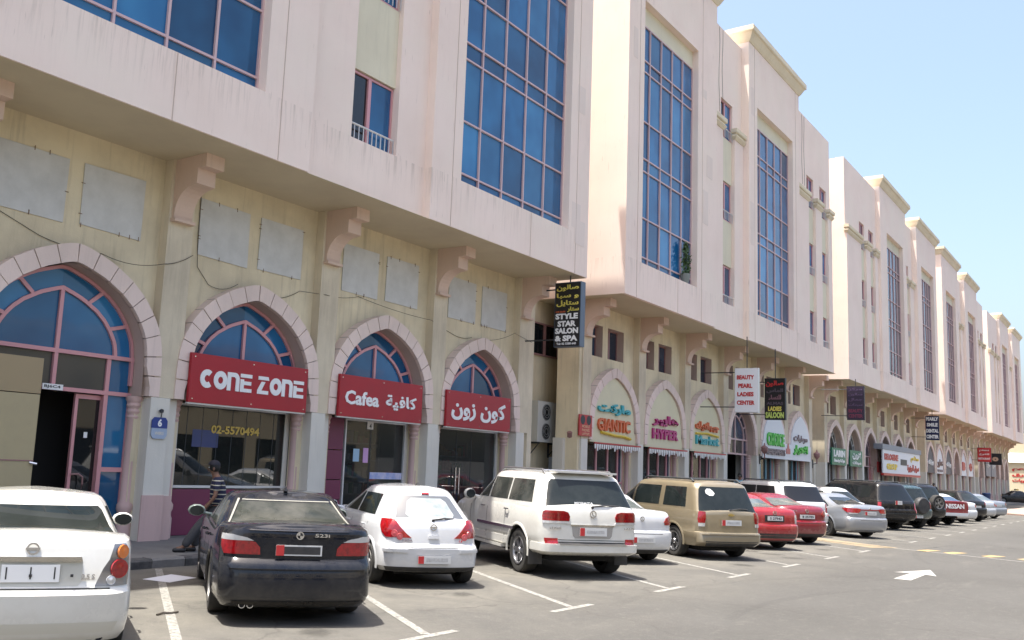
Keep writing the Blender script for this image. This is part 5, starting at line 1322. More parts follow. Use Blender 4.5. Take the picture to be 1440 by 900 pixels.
WHITE = paint('pearl_white_paint', (.64, .63, .58), .22, 0, .9, .10); WHITE2 = paint('white_paint', (.58, .59, .60), .22, 0, .9, .08)
BLACK = paint('dusty_black_paint', (.007, .009, .015), .14, 0, 1, .035); BLACK2 = paint('black_paint', (.010, .010, .012), .2, 0, .9, .03)
GOLD = paint('gold_beige_paint', (.25, .205, .130), .32, .35, .8, .10); REDP = paint('bright_red_paint', (.30, .008, .014), .25, 0, .9, .06); REDD = paint('crimson_paint', (.19, .005, .014), .25, 0, .9, .05)
SILV = paint('silver_paint', (.30, .315, .34), .28, .4, .8, .06); SILV2 = paint('pale_silver_paint', (.50, .51, .52), .28, .3, .8, .1); TEAL = paint('dark_teal_paint', (.02, .05, .055), .25, 0, .8, .08)
def sw(*a): return [('side_window', w) for w in a]
def seamrect(z0, z1, u, c=.4): return []
sedan = dict(kind='sedan', L=4.85, W=1.8, H=1.46, wb=2.8, oh=1.08, deck=1.04, belt=.98, hood=.92, gb=(.62, 3.62), gt=(1.42, 2.75), doors=(1.62, 2.42, 3.35), handles=(1.75, 2.62), tw=.215,
             sidewin=sw((1.18, 1.55, 2.28, 2.22), (2.36, 2.30, 3.30, 2.80)), ru=6.6, rf=(.04, .93))
# 1 cream white saloon at the left edge
P = dict(sedan, W=1.80, H=1.47, paint=WHITE, L=4.87, wb=2.8, deck=1.09, bow=.07, rc=.20, gtw=.68, gin=.06, glass=M_WIN, zb=.23, ru=9.2,
    prof=[(0, .10, .06), (.08, .05, .02), (.22, .02, 0), (.48, .0, 0), (.53, .05, .004), (.60, .07, .004), (.90, .085, .02), (.97, .11, .04), (1, .16, .08)],
    tail=[('tail_light', mat('grey_chrome_housing', (.22, .22, .23), .2, .6, .6, .7), [(.70, 4.9, 9.4), (.84, 5.5, 9.8), (1.0, 6.5, 9.8), (1.05, 7.0, 9.2)], .008)],
    rear=[('boot_seam', M_SEAM, [(.672, -6.2, 6.2), (.684, -6.2, 6.2)], .003), ('chrome_strip', M_METAL, [(.905, -3.9, 3.9), (.945, -3.8, 3.8)], .028), ('plate_recess', mat('cream_recess', (.50, .49, .43), .4), [(.70, -3.6, 3.6), (.74, -3.9, 3.9), (.90, -3.9, 3.9)], .002), ('bumper_crease', mat('cream_shade', (.52, .50, .43), .35), [(.24, -7, 7), (.40, -8, 8)], .004)],
    badge=(1.01, .052, 'bar'), texts=[('2.5 S', -.41, .755, .11, .045, M_METAL)], exh=[-.52, -.60], exm=M_RIMD, mir=.08)
t, F, G, _ = car('parked_car', 'cream white saloon at the left edge, with round amber and red lamps and no plate', 'car', (4.17, 7.2), 60.7, P)
for sg in (1, -1):
    for (u, z, r_, m_) in ((8.1, .985, .055, M_AMB), (7.55, .84, .075, M_TAIL), (6.2, .745, .036, M_LENS)):
        p, n = F(sg*u, z); b = MB(); q = n.cross(Vector((0, 0, 1))).normalized(); k = 20
        rings = [(r_*1.12, .010), (r_*1.08, .026), (r_, .024), (r_*.5, .030), (0.001, .034)]; vs = []
        for rd, o_ in rings: vs += [p+n*o_+q*rd*math.cos(2*PI*i/k)+Vector((0, 0, 1))*rd*math.sin(2*PI*i/k) for i in range(k)]
        fs = [(j*k+i, j*k+(i+1) % k, (j+1)*k+(i+1) % k, (j+1)*k+i) for j in range(len(rings)-1) for i in range(k)]
        b.add(vs, fs); b.build('round_lens', m_, t, 40)
xx = F(0, .8)[0][0]
pl = box('plate_holder', M_WHITE, t, xx-.02, xx-.008, -.23, .23, .735, .88)
for y in (-.19, .0, .19): box('slot', M_TRIM, pl, xx-.022, xx-.0205, y-.006, y+.006, .76, .86)
for y, z in ((-.33, .79), (.0, .79)): box('screw', M_TRIM, pl, xx-.03, xx-.0205, y-.012, y+.012, z-.012, z+.012)
# 2 dusty black saloon
P = dict(sedan, W=1.85, H=1.47, paint=BLACK, L=4.86, wb=2.89, oh=1.12, deck=1.08, belt=.99, bow=.08, gtw=.70, gin=.05, ru=8.0, glass=M_WIND, zb=.20, rim='mesh', tw=.235, r=.335, rimm=M_RIMD,
    prof=[(0, .14, .06), (.08, .04, .02), (.16, .0, .0), (.52, .0, 0), (.57, .03, .004), (.62, .085, .004), (.80, .075, .012), (.93, .06, .03), (.97, .075, .045), (1, .13, .09)],
    tail=[('tail_light', M_TAIL, [(.78, 4.0, 9.4), (.86, 4.1, 10.6), (.915, 4.6, 10.8), (.93, 5.2, 10.8)], .010), ('tail_light_top', M_LENS, [(.931, 4.8, 10.9), (.965, 5.6, 11.1), (.995, 8.0, 11.3)], .010)],
    rear=[('boot_seam', M_SEAM, [(.735, -3.9, 3.9), (.745, -4.1, 4.1)], .003), ('lower_valance', BLACK2, [(.205, -7, 7), (.28, -7.5, 7.5)], .012), ('boot_seam', M_SEAM, [(.955, -3.7, 3.7), (.962, -3.7, 3.7)], .003), ('bumper_crease', BLACK2, [(.62, -8, 8), (.635, -8, 8)], .012), ('boot_lip', BLACK, [(1.045, -5.6, 5.6), (1.065, -5.6, 5.6)], .018)],
    plate=(.835, .52, .115, 'dark'), badge=(1.0, .045, 'quad'), texts=[('523i', -.17, .985, .17, .04, M_METAL)], exh=[.50, .59], fin=1.5, finm=BLACK2, mirm=mat('grey_mirror', (.16, .19, .17), .3))
t, F, G, _ = car('parked_car', 'dusty black saloon with white topped red tail lamps and twin exhaust at left', 'car', (7.30, 7.31), 53.7, P)
# white scrape along the roof edge
for sg in (1, -1): patch('dust_edge', mat('pale_dust_edge', (.26, .25, .21), .8), t, [(f, sg*8.25, sg*8.8) for f in (.05, .3, .6, .9, 1.0)], .006, G, 1, back=.003)
patch('dust_edge', mat('pale_dust_edge', (.26, .25, .21), .8), t, [(.96, -7.6, 7.6), (.985, -7.6, 7.6)], .006, G, 12, back=.003)
# 3 white hatchback
hatch = dict(kind='hatch', L=4.25, W=1.70, H=1.535, wb=2.60, oh=.78, deck=1.02, belt=1.0, hood=.95, gb=(.14, 3.45), gt=(.62, 2.45), doors=(.98, 1.95, 2.95), handles=(1.15, 2.12), r=.305, tw=.19, rf=(.06, .92), ru=7.2,
    sidewin=sw((.86, .98, 1.86, 1.86), (1.94, 1.94, 3.05, 2.48)), gtw=.56, gin=.09, bow=.16, gbow=.17, rc=.26, grc=.22)
P = dict(hatch, paint=WHITE2, glass=M_WIN, rglass=mat('grey_glass_surround', (.10, .105, .11), .12, 0, .8, .5), zb=.24, rim='cap', rimm=M_RIMD,
    prof=[(0, .12, .06), (.06, .06, .03), (.10, .03, .005), (.45, .0, 0), (.50, .04, .004), (.54, .09, .006), (.80, .11, .02), (.95, .14, .05), (1, .17, .075)],
    tail=[('tail_light', M_TAIL, [(.74, 3.9, 8.8), (.80, 4.8, 9.9), (.90, 6.0, 10.7), (1.0, 7.4, 10.9), (1.015, 8.4, 10.4)], .014)],
    rear=[('boot_seam', M_SEAM, [(.598, -4.2, 4.2), (.608, -4.4, 4.4)], .003), ('lower_valance', M_TRIM, [(.245, -9, 9), (.315, -9.2, 9.2)], .012), ('handle_strip', WHITE2, [(.735, -.9, .9), (.77, -.95, .95), (.785, -.9, .9)], .03), ('plate_recess', mat('white_recess', (.42, .42, .43), .5), [(.345, -2.5, 2.5), (.50, -3.0, 3.0)], .003)],
    plate=(.43, .52, .11, 'red'), badge=(.90, .05, 'bar'), texts=[('TIIDA', .50, .685, .17, .035, T_GRY), ('1.8', -.42, .685, .05, .035, T_RED)], wiper=.09, brake=.95, fin=.95, finm=M_TRIM)
t, F, G, _ = car('parked_car', 'white rounded hatchback with leaf shaped red lamps, behind the black saloon', 'car', (10.97, 8.26), 56.2, P)
t['label'] = 'white rounded hatchback with leaf shaped red lamps, between the black saloon and white off-roader'
patch('inner_rear_window', mat('see_through_glass', (.20, .23, .23), .05, 0, .9, noise=((.42, .44, .42), .9, 3.5)), t, finer([(.15, -4.4, 4.4), (.25, -5.0, 5.0), (.7, -4.9, 4.9), (.82, -4.0, 4.0)], 2), .010, G, 12)
for sg in (1, -1):
    patch('bumper_rub', WHITE2, t, [(.53, sg*4.6, sg*9.6), (.575, sg*4.6, sg*9.6)], .022, F, 8)
    for u, z in ((7.0, .80), (5.9, .755)):
        p, n = F(sg*u, z); b = MB(); q = n.cross(Vector((0, 0, 1))).normalized(); k = 16; vs = []
        for rd, o_ in ((.052, .014), (.048, .026), (.03, .024), (.001, .032)): vs += [p+n*o_+q*rd*math.cos(2*PI*i/k)+Vector((0, 0, 1))*rd*math.sin(2*PI*i/k) for i in range(k)]
        b.add(vs, [(j*k+i, j*k+(i+1) % k, (j+1)*k+(i+1) % k, (j+1)*k+i) for j in range(3) for i in range(k)]); b.build('round_lens', mat('pink_lens', (.55, .10, .11), .1, 0, .7, .8), t, 40)
# 4 white luxury off-roader
suv = dict(kind='suv', L=4.99, W=1.97, H=1.86, wb=2.85, oh=1.10, deck=1.24, belt=1.22, hood=1.15, gb=(.13, 3.75), gt=(.42, 2.95), doors=(1.72, 2.62, 3.50), handles=(1.62, 2.80), r=.39, tw=.27, rf=(.03, .95), ru=8.2, taper=.04,
    sidewin=sw((.66, .78, 1.66, 1.66), (1.72, 1.72, 2.58, 2.58), (2.66, 2.66, 3.55, 3.0)), gtw=.80, gin=.04, bow=.08, gbow=.09, rc=.20, grc=.12, rim='suv', handlem=M_METAL, mir=.11)
P = dict(suv, paint=WHITE, glass=M_WIND, rglass=M_WIN, zb=.40, rails=M_RIM,
    prof=[(0, .14, .08), (.05, .04, .02), (.08, .01, .0), (.20, .0, 0), (.235, .0, 0), (.24, .085, .02), (.30, .095, .004), (.40, .09, .0), (.60, .09, .004), (.9, .10, .02), (1, .13, .055)],
    tail=[('tail_light', M_TAIL, [(.985, 3.7, 9.4), (1.06, 3.6, 9.6), (1.13, 3.9, 9.4), (1.155, 4.6, 8.6)], .02), ('tail_light_lower', M_LENS, [(.94, 3.5, 9.4), (.98, 3.7, 9.5)], .02), ('reflector', M_TAIL, [(.60, 5.3, 8.6), (.69, 5.3, 8.7)], .012)],
    rear=[('bumper_step', M_TRIM, [(.595, -5.2, 5.2), (.635, -5.2, 5.2)], .02), ('boot_seam', M_SEAM, [(.66, -5.2, 5.2), (.67, -5.2, 5.2)], .003), ('chrome_garnish', M_METAL, [(.90, -3.3, 3.3), (.93, -3.5, 3.5)], .022), ('plate_recess', mat('chrome_recess', (.42, .42, .42), .25, .6), [(.70, -2.7, 2.7), (.74, -3.0, 3.0), (.90, -3.2, 3.2)], .008), ('rear_spoiler', WHITE, [(1.232, -5.9, 5.9), (1.235, -5.9, 5.9)], .001)],
    plate=(.81, .52, .135, 'red'), badge=(1.11, .065, 'L'), texts=[('LEXUS', .82, .845, .22, .04, M_METAL), ('LX570', -.62, .86, .20, .04, M_METAL)], wiper=.09, flaps=True, pgap=.02)
t, F, G, _ = car('parked_car', 'tall white off-roader with roof rails, six-spoke wheels and split red and clear lamps', 'off-roader', (14.18, 7.38), 55.8, P)
for zz in (1.04, 1.10):
    for sg in (1, -1): patch('lens_rib', M_TAILD, t, [(zz, sg*3.8, sg*9.3), (zz+.012, sg*3.8, sg*9.3)], .024, F, 8)
for sg in (1, -1):
    b = MB(); b.box(1.75, 3.4, sg*.90-.12, sg*.90+.12, .38, .43); b.build('side_step', WHITE, t)
    patch('side_moulding', M_METAL, t, [(.74, sg*17.8, sg*29), (.79, sg*17.8, sg*29)], .015, F, 14)
p = G(2.6, .09)[0]; text('MOBAJTA', M_WHITE, t, .36, .05, p+Vector((-.02, .0, .02)), (0, -1, 0), (.18, 0, 1), depth=.003)
# roof spoiler lip
b = MB(); b.box(.36, .62, -.60, .60, 1.80, 1.835); b.build('spoiler', WHITE, t)
# 5 white saloon mostly hidden
P = dict(sedan, L=4.5, W=1.73, H=1.44, wb=2.6, oh=1.05, gb=(.58, 3.4), gt=(1.35, 2.5), paint=WHITE2, deck=1.06, rc=.24, bow=.12, glass=M_WINL, zb=.22, sidewin=sw((1.12, 1.45, 2.12, 2.1), (2.2, 2.2, 3.1, 2.6)), doors=(1.5, 2.3, 3.1), handles=(1.65, 2.45),
    tail=[('tail_light', M_TAIL, [(.80, 5.9, 10.2), (.86, 5.7, 10.9), (.94, 6.6, 11.2), (.98, 8.6, 11.4)], .012)],
    rear=[('boot_seam', M_SEAM, [(.62, -5, 5), (.63, -5, 5)], .003), ('lower_valance', M_TRIM, [(.225, -7, 7), (.30, -8, 8)], .012), ('reflector', M_TAIL, [(.235, 6, 8.4), (.27, 6, 8.4)], .016)],
    plate=(.50, .52, .11, 'red'), badge=(.92, .05, 'L'))
car('parked_car', 'white saloon tucked between the tall white off-roader and the gold minivan', 'car', (17.39, 7.99), 56, P)
# 6 gold minivan
P = dict(suv, L=5.1, W=1.83, H=1.79, wb=3.0, oh=1.02, deck=1.06, belt=1.08, hood=1.05, gb=(.12, 4.1), gt=(.36, 3.0), zb=.30, r=.345, tw=.225, paint=GOLD, glass=M_WIN, rim='five', gtw=.76, gin=.04, taper=.05, rails=M_STEEL, handlem=GOLD, mir=.1,
    sidewin=sw((.62, .70, 1.50, 1.50), (1.68, 1.68, 2.78, 2.78), (2.88, 2.88, 3.9, 3.1)), doors=(1.62, 2.84, 3.85), handles=(1.85, 3.02), rf=(.06, .95), ru=8.0,
    prof=[(0, .12, .06), (.08, .03, .02), (.12, .0, .0), (.36, .0, 0), (.40, .02, 0), (.42, .07, .004), (.60, .08, .0), (.9, .085, .01), (1, .10, .03)],
    tail=[('tail_light', M_TAIL, [(.815, 6.1, 8.8), (.90, 5.9, 9.0), (1.05, 6.0, 8.9), (1.10, 6.5, 8.3)], .016), ('tail_light_lower', M_LENS, [(.735, 6.1, 8.7), (.81, 6.1, 8.8)], .016)],
    rear=[('boot_seam', M_SEAM, [(.575, -5.4, 5.4), (.585, -5.4, 5.4)], .003), ('lower_valance', M_TRIM, [(.305, -6.5, 6.5), (.42, -6.5, 6.5)], .012), ('plate_recess', mat('gold_recess', (.24, .19, .11), .4), [(.74, -2.9, 2.9), (.92, -2.9, 2.9)], .004), ('bumper_top', GOLD, [(.56, -8, 8), (.575, -8, 8)], .03)],
    plate=(.83, .52, .12, 'red'), wiper=.14)
t, F, G, _ = car('parked_car', 'gold beige minivan with roof rails and a white sticker on its back window', 'minivan', (20.21, 7.23), 56.7, P)
p, n = G(4.2, .76); text('●', M_WHITE, t, .01, .01, p, (0, -1, 0), (.1, 0, 1)) if False else None
patch('window_sticker', M_WHITE, t, [(.62, 3.4, 4.3), (.70, 3.0, 5.2), (.80, 3.5, 5.4), (.87, 4.2, 5.1)], .01, G, 3)
xx = F(0, .98)[0][0]; box('badge', mat('gold_badge', (.6, .45, .15), .3, .8), t, xx-.012, xx, -.075, .075, .985, 1.015); box('badge', mat('gold_badge', (.6, .45, .15), .3, .8), t, xx-.014, xx, -.03, .03, .975, 1.03)
# 7, 8 red saloons
P = dict(sedan, L=4.45, W=1.75, H=1.45, wb=2.6, oh=.98, gb=(.50, 3.4), gt=(1.35, 2.6), paint=REDP, deck=1.05, bow=.10, glass=M_WINL, zb=.22, sidewin=sw((1.05, 1.42, 2.12, 2.1), (2.2, 2.2, 3.1, 2.7)), doors=(1.5, 2.3, 3.1), handles=(1.65, 2.45),
    tail=[('tail_light', M_LENS, [(.70, 7.2, 9.6), (.80, 7.0, 9.9), (.92, 7.6, 9.7)], .012), ],
    rear=[('boot_seam', M_SEAM, [(.66, -5, 5), (.67, -5, 5)], .003), ('lower_valance', M_TRIM, [(.225, -7, 7), (.43, -7, 7)], .010), ('plate_recess', M_SEAM, [(.73, -3, 3), (.90, -3, 3)], .003)],
    plate=(.82, .46, .11, '5 27942'), badge=(.96, .055, 'H'))
car('parked_car', 'bright red saloon right beside the gold minivan', 'car', (24.21, 7.57), 54, P)
P = dict(sedan, L=4.55, W=1.78, H=1.44, wb=2.7, oh=.95, gb=(.42, 3.5), gt=(1.45, 2.7), paint=REDD, deck=1.07, bow=.14, rc=.28, glass=M_WINL, zb=.22, sidewin=sw((1.0, 1.5, 2.2, 2.2), (2.3, 2.28, 3.2, 2.8)), doors=(1.5, 2.4, 3.2), handles=(1.7, 2.55),
    tail=[('tail_light', M_TAIL, [(.80, 6.2, 10.5), (.88, 5.8, 11.5), (.97, 7.0, 12)], .012)],
    rear=[('boot_seam', M_SEAM, [(.62, -4.8, 4.8), (.63, -4.8, 4.8)], .003), ('lower_valance', M_TRIM, [(.225, -7, 7), (.32, -7, 7)], .010), ('plate_recess', mat('dark_red_recess', (.12, .01, .015), .4), [(.71, -3, 3), (.88, -3, 3)], .003)],
    plate=(.80, .50, .11, '8 25785'), badge=(.96, .055, 'H'), texts=[('ELANTRA', .55, .945, .22, .035, M_METAL)])
car('parked_car', 'crimson saloon with a curved roofline in front of the white estate', 'car', (27.22, 7.64), 54.5, P)
P = dict(suv, L=4.8, W=1.85, H=1.80, paint=WHITE2, glass=M_BLACKB, zb=.36, rails=M_STEEL, deck=1.15, belt=1.12, r=.37, tw=.25, sidewin=sw((.62, .8, 1.66, 1.66), (1.70, 1.70, 2.58, 2.58), (2.62, 2.62, 3.45, 3.0)),
    tail=[('tail_light', M_TAIL, [(.70, 6.8, 9.2), (.9, 6.6, 9.4), (1.08, 6.8, 9.2)], .016)], rear=[('boot_seam', M_SEAM, [(.62, -5, 5), (.63, -5, 5)], .003)], plate=(.80, .5, .12, 'red'))
P.pop('handlem')
car('parked_car', 'white off-roader with black windows and roof bars behind the crimson saloon', 'off-roader', (31.0, 8.65), 56, P)
# 9 silver saloon
P = dict(sedan, L=4.94, W=1.85, H=1.475, wb=2.8, oh=1.12, paint=SILV, deck=1.07, glass=M_WIN, bow=.12, rc=.26, zb=.21, rim='ten', gb=(.50, 3.6), gt=(1.55, 2.75), sidewin=sw((1.12, 1.6, 2.3, 2.25), (2.38, 2.33, 3.30, 2.80)),
    tail=[('tail_light', M_TAIL, [(.84, 4.6, 9.2), (.90, 3.9, 10.6), (.97, 3.7, 11.6), (.99, 5, 11.8)], .012), ('reversing_light', M_LENS, [(.80, 5.2, 8.4), (.838, 4.8, 9.0)], .012)],
    rear=[('boot_seam', M_SEAM, [(.60, -4.4, 4.4), (.61, -4.4, 4.4)], .003), ('chrome_strip', M_TAILD, [(.925, -3.7, 3.7), (.96, -3.7, 3.7)], .012), ('lower_valance', SILV, [(.215, -6, 6), (.28, -6, 6)], .010)],
    plate=(.83, .48, .11, 'red'), badge=(.985, .03, 'H'))
car('parked_car', 'silver saloon with wide triangular red lamps beside the yellow paint on the road', 'car', (32.72, 7.24), 56.7, P)
P = dict(hatch, L=4.5, W=1.80, H=1.64, wb=2.65, paint=WHITE2, deck=1.08, belt=1.06, zb=.28, bow=.14, r=.34, gt=(.75, 2.6), tail=[('tail_light', M_TAIL, [(.78, 6.4, 9.8), (.9, 6.1, 10.5), (1.03, 6.6, 10.8)], .014)], plate=(.78, .5, .11, 'red'), rear=[('lower_valance', M_TRIM, [(.285, -8, 8), (.42, -8, 8)], .012)])
car('parked_car', 'white crossover with a dark back window half hidden by the silver saloon', 'crossover', (36.7, 8.7), 56, P)
P = dict(suv, L=5.65, W=2.01, H=1.93, wb=3.3, oh=1.25, paint=BLACK2, glass=M_DARKG, zb=.42, rails=M_STEEL, deck=1.20, belt=1.2, gb=(.12, 4.4), gt=(.38, 3.5), gtw=.72, handlem=BLACK2, doors=(1.8, 2.9, 4.0), handles=(2.0, 3.1), sidewin=sw((.62, .72, 1.72, 1.72), (1.82, 1.82, 2.85, 2.85), (2.95, 2.95, 4.1, 3.55)),
    tail=[('tail_light', M_TAIL, [(.72, 7.0, 9.0), (.9, 6.9, 9.2), (1.25, 7.0, 9.0)], .018)], rear=[('boot_seam', M_SEAM, [(.70, -5, 5), (.71, -5, 5)], .003), ('bumper_step', M_STEEL, [(.66, -8, 8), (.68, -8, 8)], .03)], plate=(1.10, .32, .15, 'red'))
car('parked_car', 'big black long off-roader with tall red lamps, the tallest dark car in the row', 'off-roader', (39.74, 7.79), 54, P)
def spare(t, F, x, y, z, r, cover):
    w = bpy.data.objects.new('spare_wheel', None); link(w, t); w.location = (x, y, z); w.rotation_euler = (0, 0, R(90))
    prof = [(0, .13), (r*.5, .13), (r*.86, .12), (r*.97, .07), (r, 0), (r*.97, -.10), (r*.8, -.12)]
    vs = []; fs = []; n = 28; k = len(prof)
    for i in range(n):
        a = 2*PI*i/n
        for q, yy in prof: vs.append((q*math.cos(a), yy, q*math.sin(a)))
    for i in range(n):
        j = (i+1) % n
        for q in range(k-1): fs.append((i*k+q, i*k+q+1, j*k+q+1, j*k+q))
    if cover: meshobj('cover', vs, fs, M_TRIM, w, 40)
    else:
        for d in WH[list(WH)[0]][:0]: pass
        wheel(w, (0, .0, 0), r, .24, 1, 'five', M_RIMD)
P0 = dict(suv, L=4.6, W=1.86, H=1.85, wb=2.78, oh=.85, paint=BLACK2, glass=M_WIN, zb=.42, deck=1.18, belt=1.18, rails=M_STEEL, handlem=BLACK2, tail=[('tail_light', M_TAIL, [(.85, 7.0, 9.2), (1.0, 6.9, 9.3), (1.15, 7.0, 9.2)], .016)], sidewin=sw((.62, .72, 1.50, 1.50), (1.58, 1.58, 2.45, 2.45), (2.55, 2.55, 3.45, 2.9)))
t, F, G, _ = car('parked_car', 'dark green black off-roader with a covered spare wheel low on its back door', 'off-roader', (42.6, 7.65), 57, dict(P0, paint=TEAL, plate=(.52, .45, .12, 'red')))
spare(t, F, -.02, -.12, .98, .36, True)
t, F, G, _ = car('parked_car', 'black off-roader with an uncovered alloy spare wheel, left of the red pickup', 'off-roader', (45.8, 7.65), 57, dict(P0, H=1.9))
spare(t, F, -.03, -.15, 1.05, .38, False)
# red pickup with white lettered tailgate
P = dict(kind='pickup', L=5.1, W=1.80, H=1.68, wb=2.95, oh=1.15, deck=1.12, belt=1.10, hood=1.08, gb=(1.75, 3.9), gt=(2.0, 3.1), doors=(1.8, 2.8, 3.7), handles=(1.95, 2.95), r=.35, tw=.22, paint=REDD, cabpaint=WHITE2, rglass=M_BLUED, zb=.46, bow=.02, rc=.08, taper=.01, gtw=.62, rf=(.15, .9), sidewin=sw((2.0, 2.1, 2.75, 2.75), (2.85, 2.85, 3.7, 3.2)),
    prof=[(0, .06, .05), (.10, .03, .02), (.3, .02, 0), (.9, .02, .0), (1, .03, .01)], tail=[('tail_light', M_TAIL, [(.75, 5.9, 7.3), (.98, 5.9, 7.3)], .014)],
    rear=[('tailgate', REDD, [(.62, -5.4, 5.4), (1.11, -5.4, 5.4)], .02), ('bumper', M_WHITEB, [(.42, -6, 6), (.60, -6, 6)], .06)], texts=[('NISSAN', .55, .80, 1.1, .22, M_WHITE)])
car('parked_car', 'red pickup with white cab and white capitals across its tailgate', 'pickup', (48.75, 7.3), 55.5, P)
P = dict(sedan, paint=WHITE2, glass=M_BLUED, tail=[('tail_light', M_TAIL, [(.82, 6.2, 10.2), (.96, 6.0, 11.2)], .012)], plate=(.8, .5, .11, 'red'), zb=.22)
t, F, G, _ = car('parked_car', 'white saloon with a bluish back window to the right of the red pickup', 'car', (52.8, 7.35), 56, P)
P = dict(hatch, L=4.6, W=1.85, H=1.66, wb=2.7, paint=BLACK2, deck=1.12, belt=1.1, zb=.30, r=.35, gt=(.7, 2.7), tail=[('tail_light', M_TAIL, [(.9, 6.0, 10.2), (1.05, 6.2, 10.6)], .014)], plate=(.8, .5, .11, 'red'), rear=[])
car('parked_car', 'black crossover between the far white saloon and the silver saloons', 'crossover', (56.3, 7.35), 56, P)
P = dict(sedan, paint=SILV2, glass=M_WINL, tail=[('tail_light', M_TAIL, [(.82, 6.2, 10.2), (.96, 6.0, 11.2)], .012)], plate=(.8, .5, .11, 'red'), zb=.22, H=1.47)
car('parked_car', 'silver saloon just right of the far black crossover', 'car', (60.1, 7.4), 56, P)
car('parked_car', 'silver saloon at the far right end of the parked row', 'car', (63.5, 7.25), 56, dict(P, paint=SILV))
# taxi at the far corner
TY = paint('taxi_yellow', (.50, .33, .03), .3, 0, .7, .05)
P = dict(sedan, paint=BLACK2, glass=M_DARKG, tail=[('tail_light', M_TAIL, [(.82, 6.2, 10.2), (.96, 6.0, 11.2)], .012)], zb=.22)
t, F, G, _ = car('taxi', 'black taxi with yellow nose parked before the far beige building', 'taxi', (131.5, 11.4), 118, dict(P, H=1.6), group=None)
b = MB(); b.box(4.0, 4.9, -.8, .8, .4, .98); b.build('bonnet', TY, t)
b = MB(); b.box(1.9, 2.2, -.3, .3, 1.6, 1.75); b.build('roof_sign', TY, t)
# ------------------------------------------------------------------ people
SKIN = mat('brown_skin', (.17, .085, .05), .6); HAIR = mat('black_hair', (.01, .009, .008), .6)
def skinned(name, m, parent, pts, edges, root=0, sub=2):
    """pts = [(x,y,z,r)]; one continuous surface grown round a skeleton"""
    me = bpy.data.meshes.new(name); me.from_pydata([p[:3] for p in pts], edges, []); o = link(bpy.data.objects.new(name, me), parent)
    sk = o.modifiers.new('s', 'SKIN'); sk.use_smooth_shade = True
    for v, p in zip(me.skin_vertices[0].data, pts):
        r = p[3]; v.radius = (r, r) if not isinstance(r, tuple) else r
    me.skin_vertices[0].data[root].use_root = True
    sb = o.modifiers.new('d', 'SUBSURF'); sb.levels = sub; sb.render_levels = sub
    bpy.context.view_layer.update(); dg = bpy.context.evaluated_depsgraph_get(); ne = bpy.data.meshes.new_from_object(o.evaluated_get(dg)); o.modifiers.clear(); old = o.data; o.data = ne; bpy.data.meshes.remove(old)
    ne.materials.clear(); ne.materials.append(m); ne.polygons.foreach_set('use_smooth', [True]*len(ne.polygons)); return o
def stripes():
    m = mat('navy_striped_cloth', (.012, .014, .04), .85); n = m.node_tree; p = n.nodes['Principled BSDF']; tc = n.nodes.new('ShaderNodeTexCoord'); s = n.nodes.new('ShaderNodeSeparateXYZ')
    a = n.nodes.new('ShaderNodeMath'); a.operation = 'MULTIPLY'; a.inputs[1].default_value = 12.5; b = n.nodes.new('ShaderNodeMath'); b.operation = 'FRACT'
    c = n.nodes.new('ShaderNodeMath'); c.operation = 'GREATER_THAN'; c.inputs[1].default_value = .80; x = n.nodes.new('ShaderNodeMix'); x.data_type = 'RGBA'; x.inputs[6].default_value = (.012, .014, .04, 1); x.inputs[7].default_value = (.5, .47, .36, 1)
    n.links.new(tc.outputs['Object'], s.inputs[0]); n.links.new(s.outputs[2], a.inputs[0]); n.links.new(a.outputs[0], b.inputs[0]); n.links.new(b.outputs[0], c.inputs[0]); n.links.new(c.outputs[0], x.inputs[0]); n.links.new(x.outputs[2], p.inputs['Base Color'])
    return m
def ell(mb, c, r, n=14, k=9, half=False):
    vs = []; fs = []
    for i in range(k+1):
        th = PI*i/k*(.5 if half else 1)
        for j in range(n): ph = 2*PI*j/n; vs.append((c[0]+r[0]*math.sin(th)*math.cos(ph), c[1]+r[1]*math.sin(th)*math.sin(ph), c[2]+r[2]*math.cos(th)))
    for i in range(k):
        for j in range(n): fs.append((i*n+j, (i+1)*n+j, (i+1)*n+(j+1) % n, i*n+(j+1) % n))
    mb.add(vs, fs)
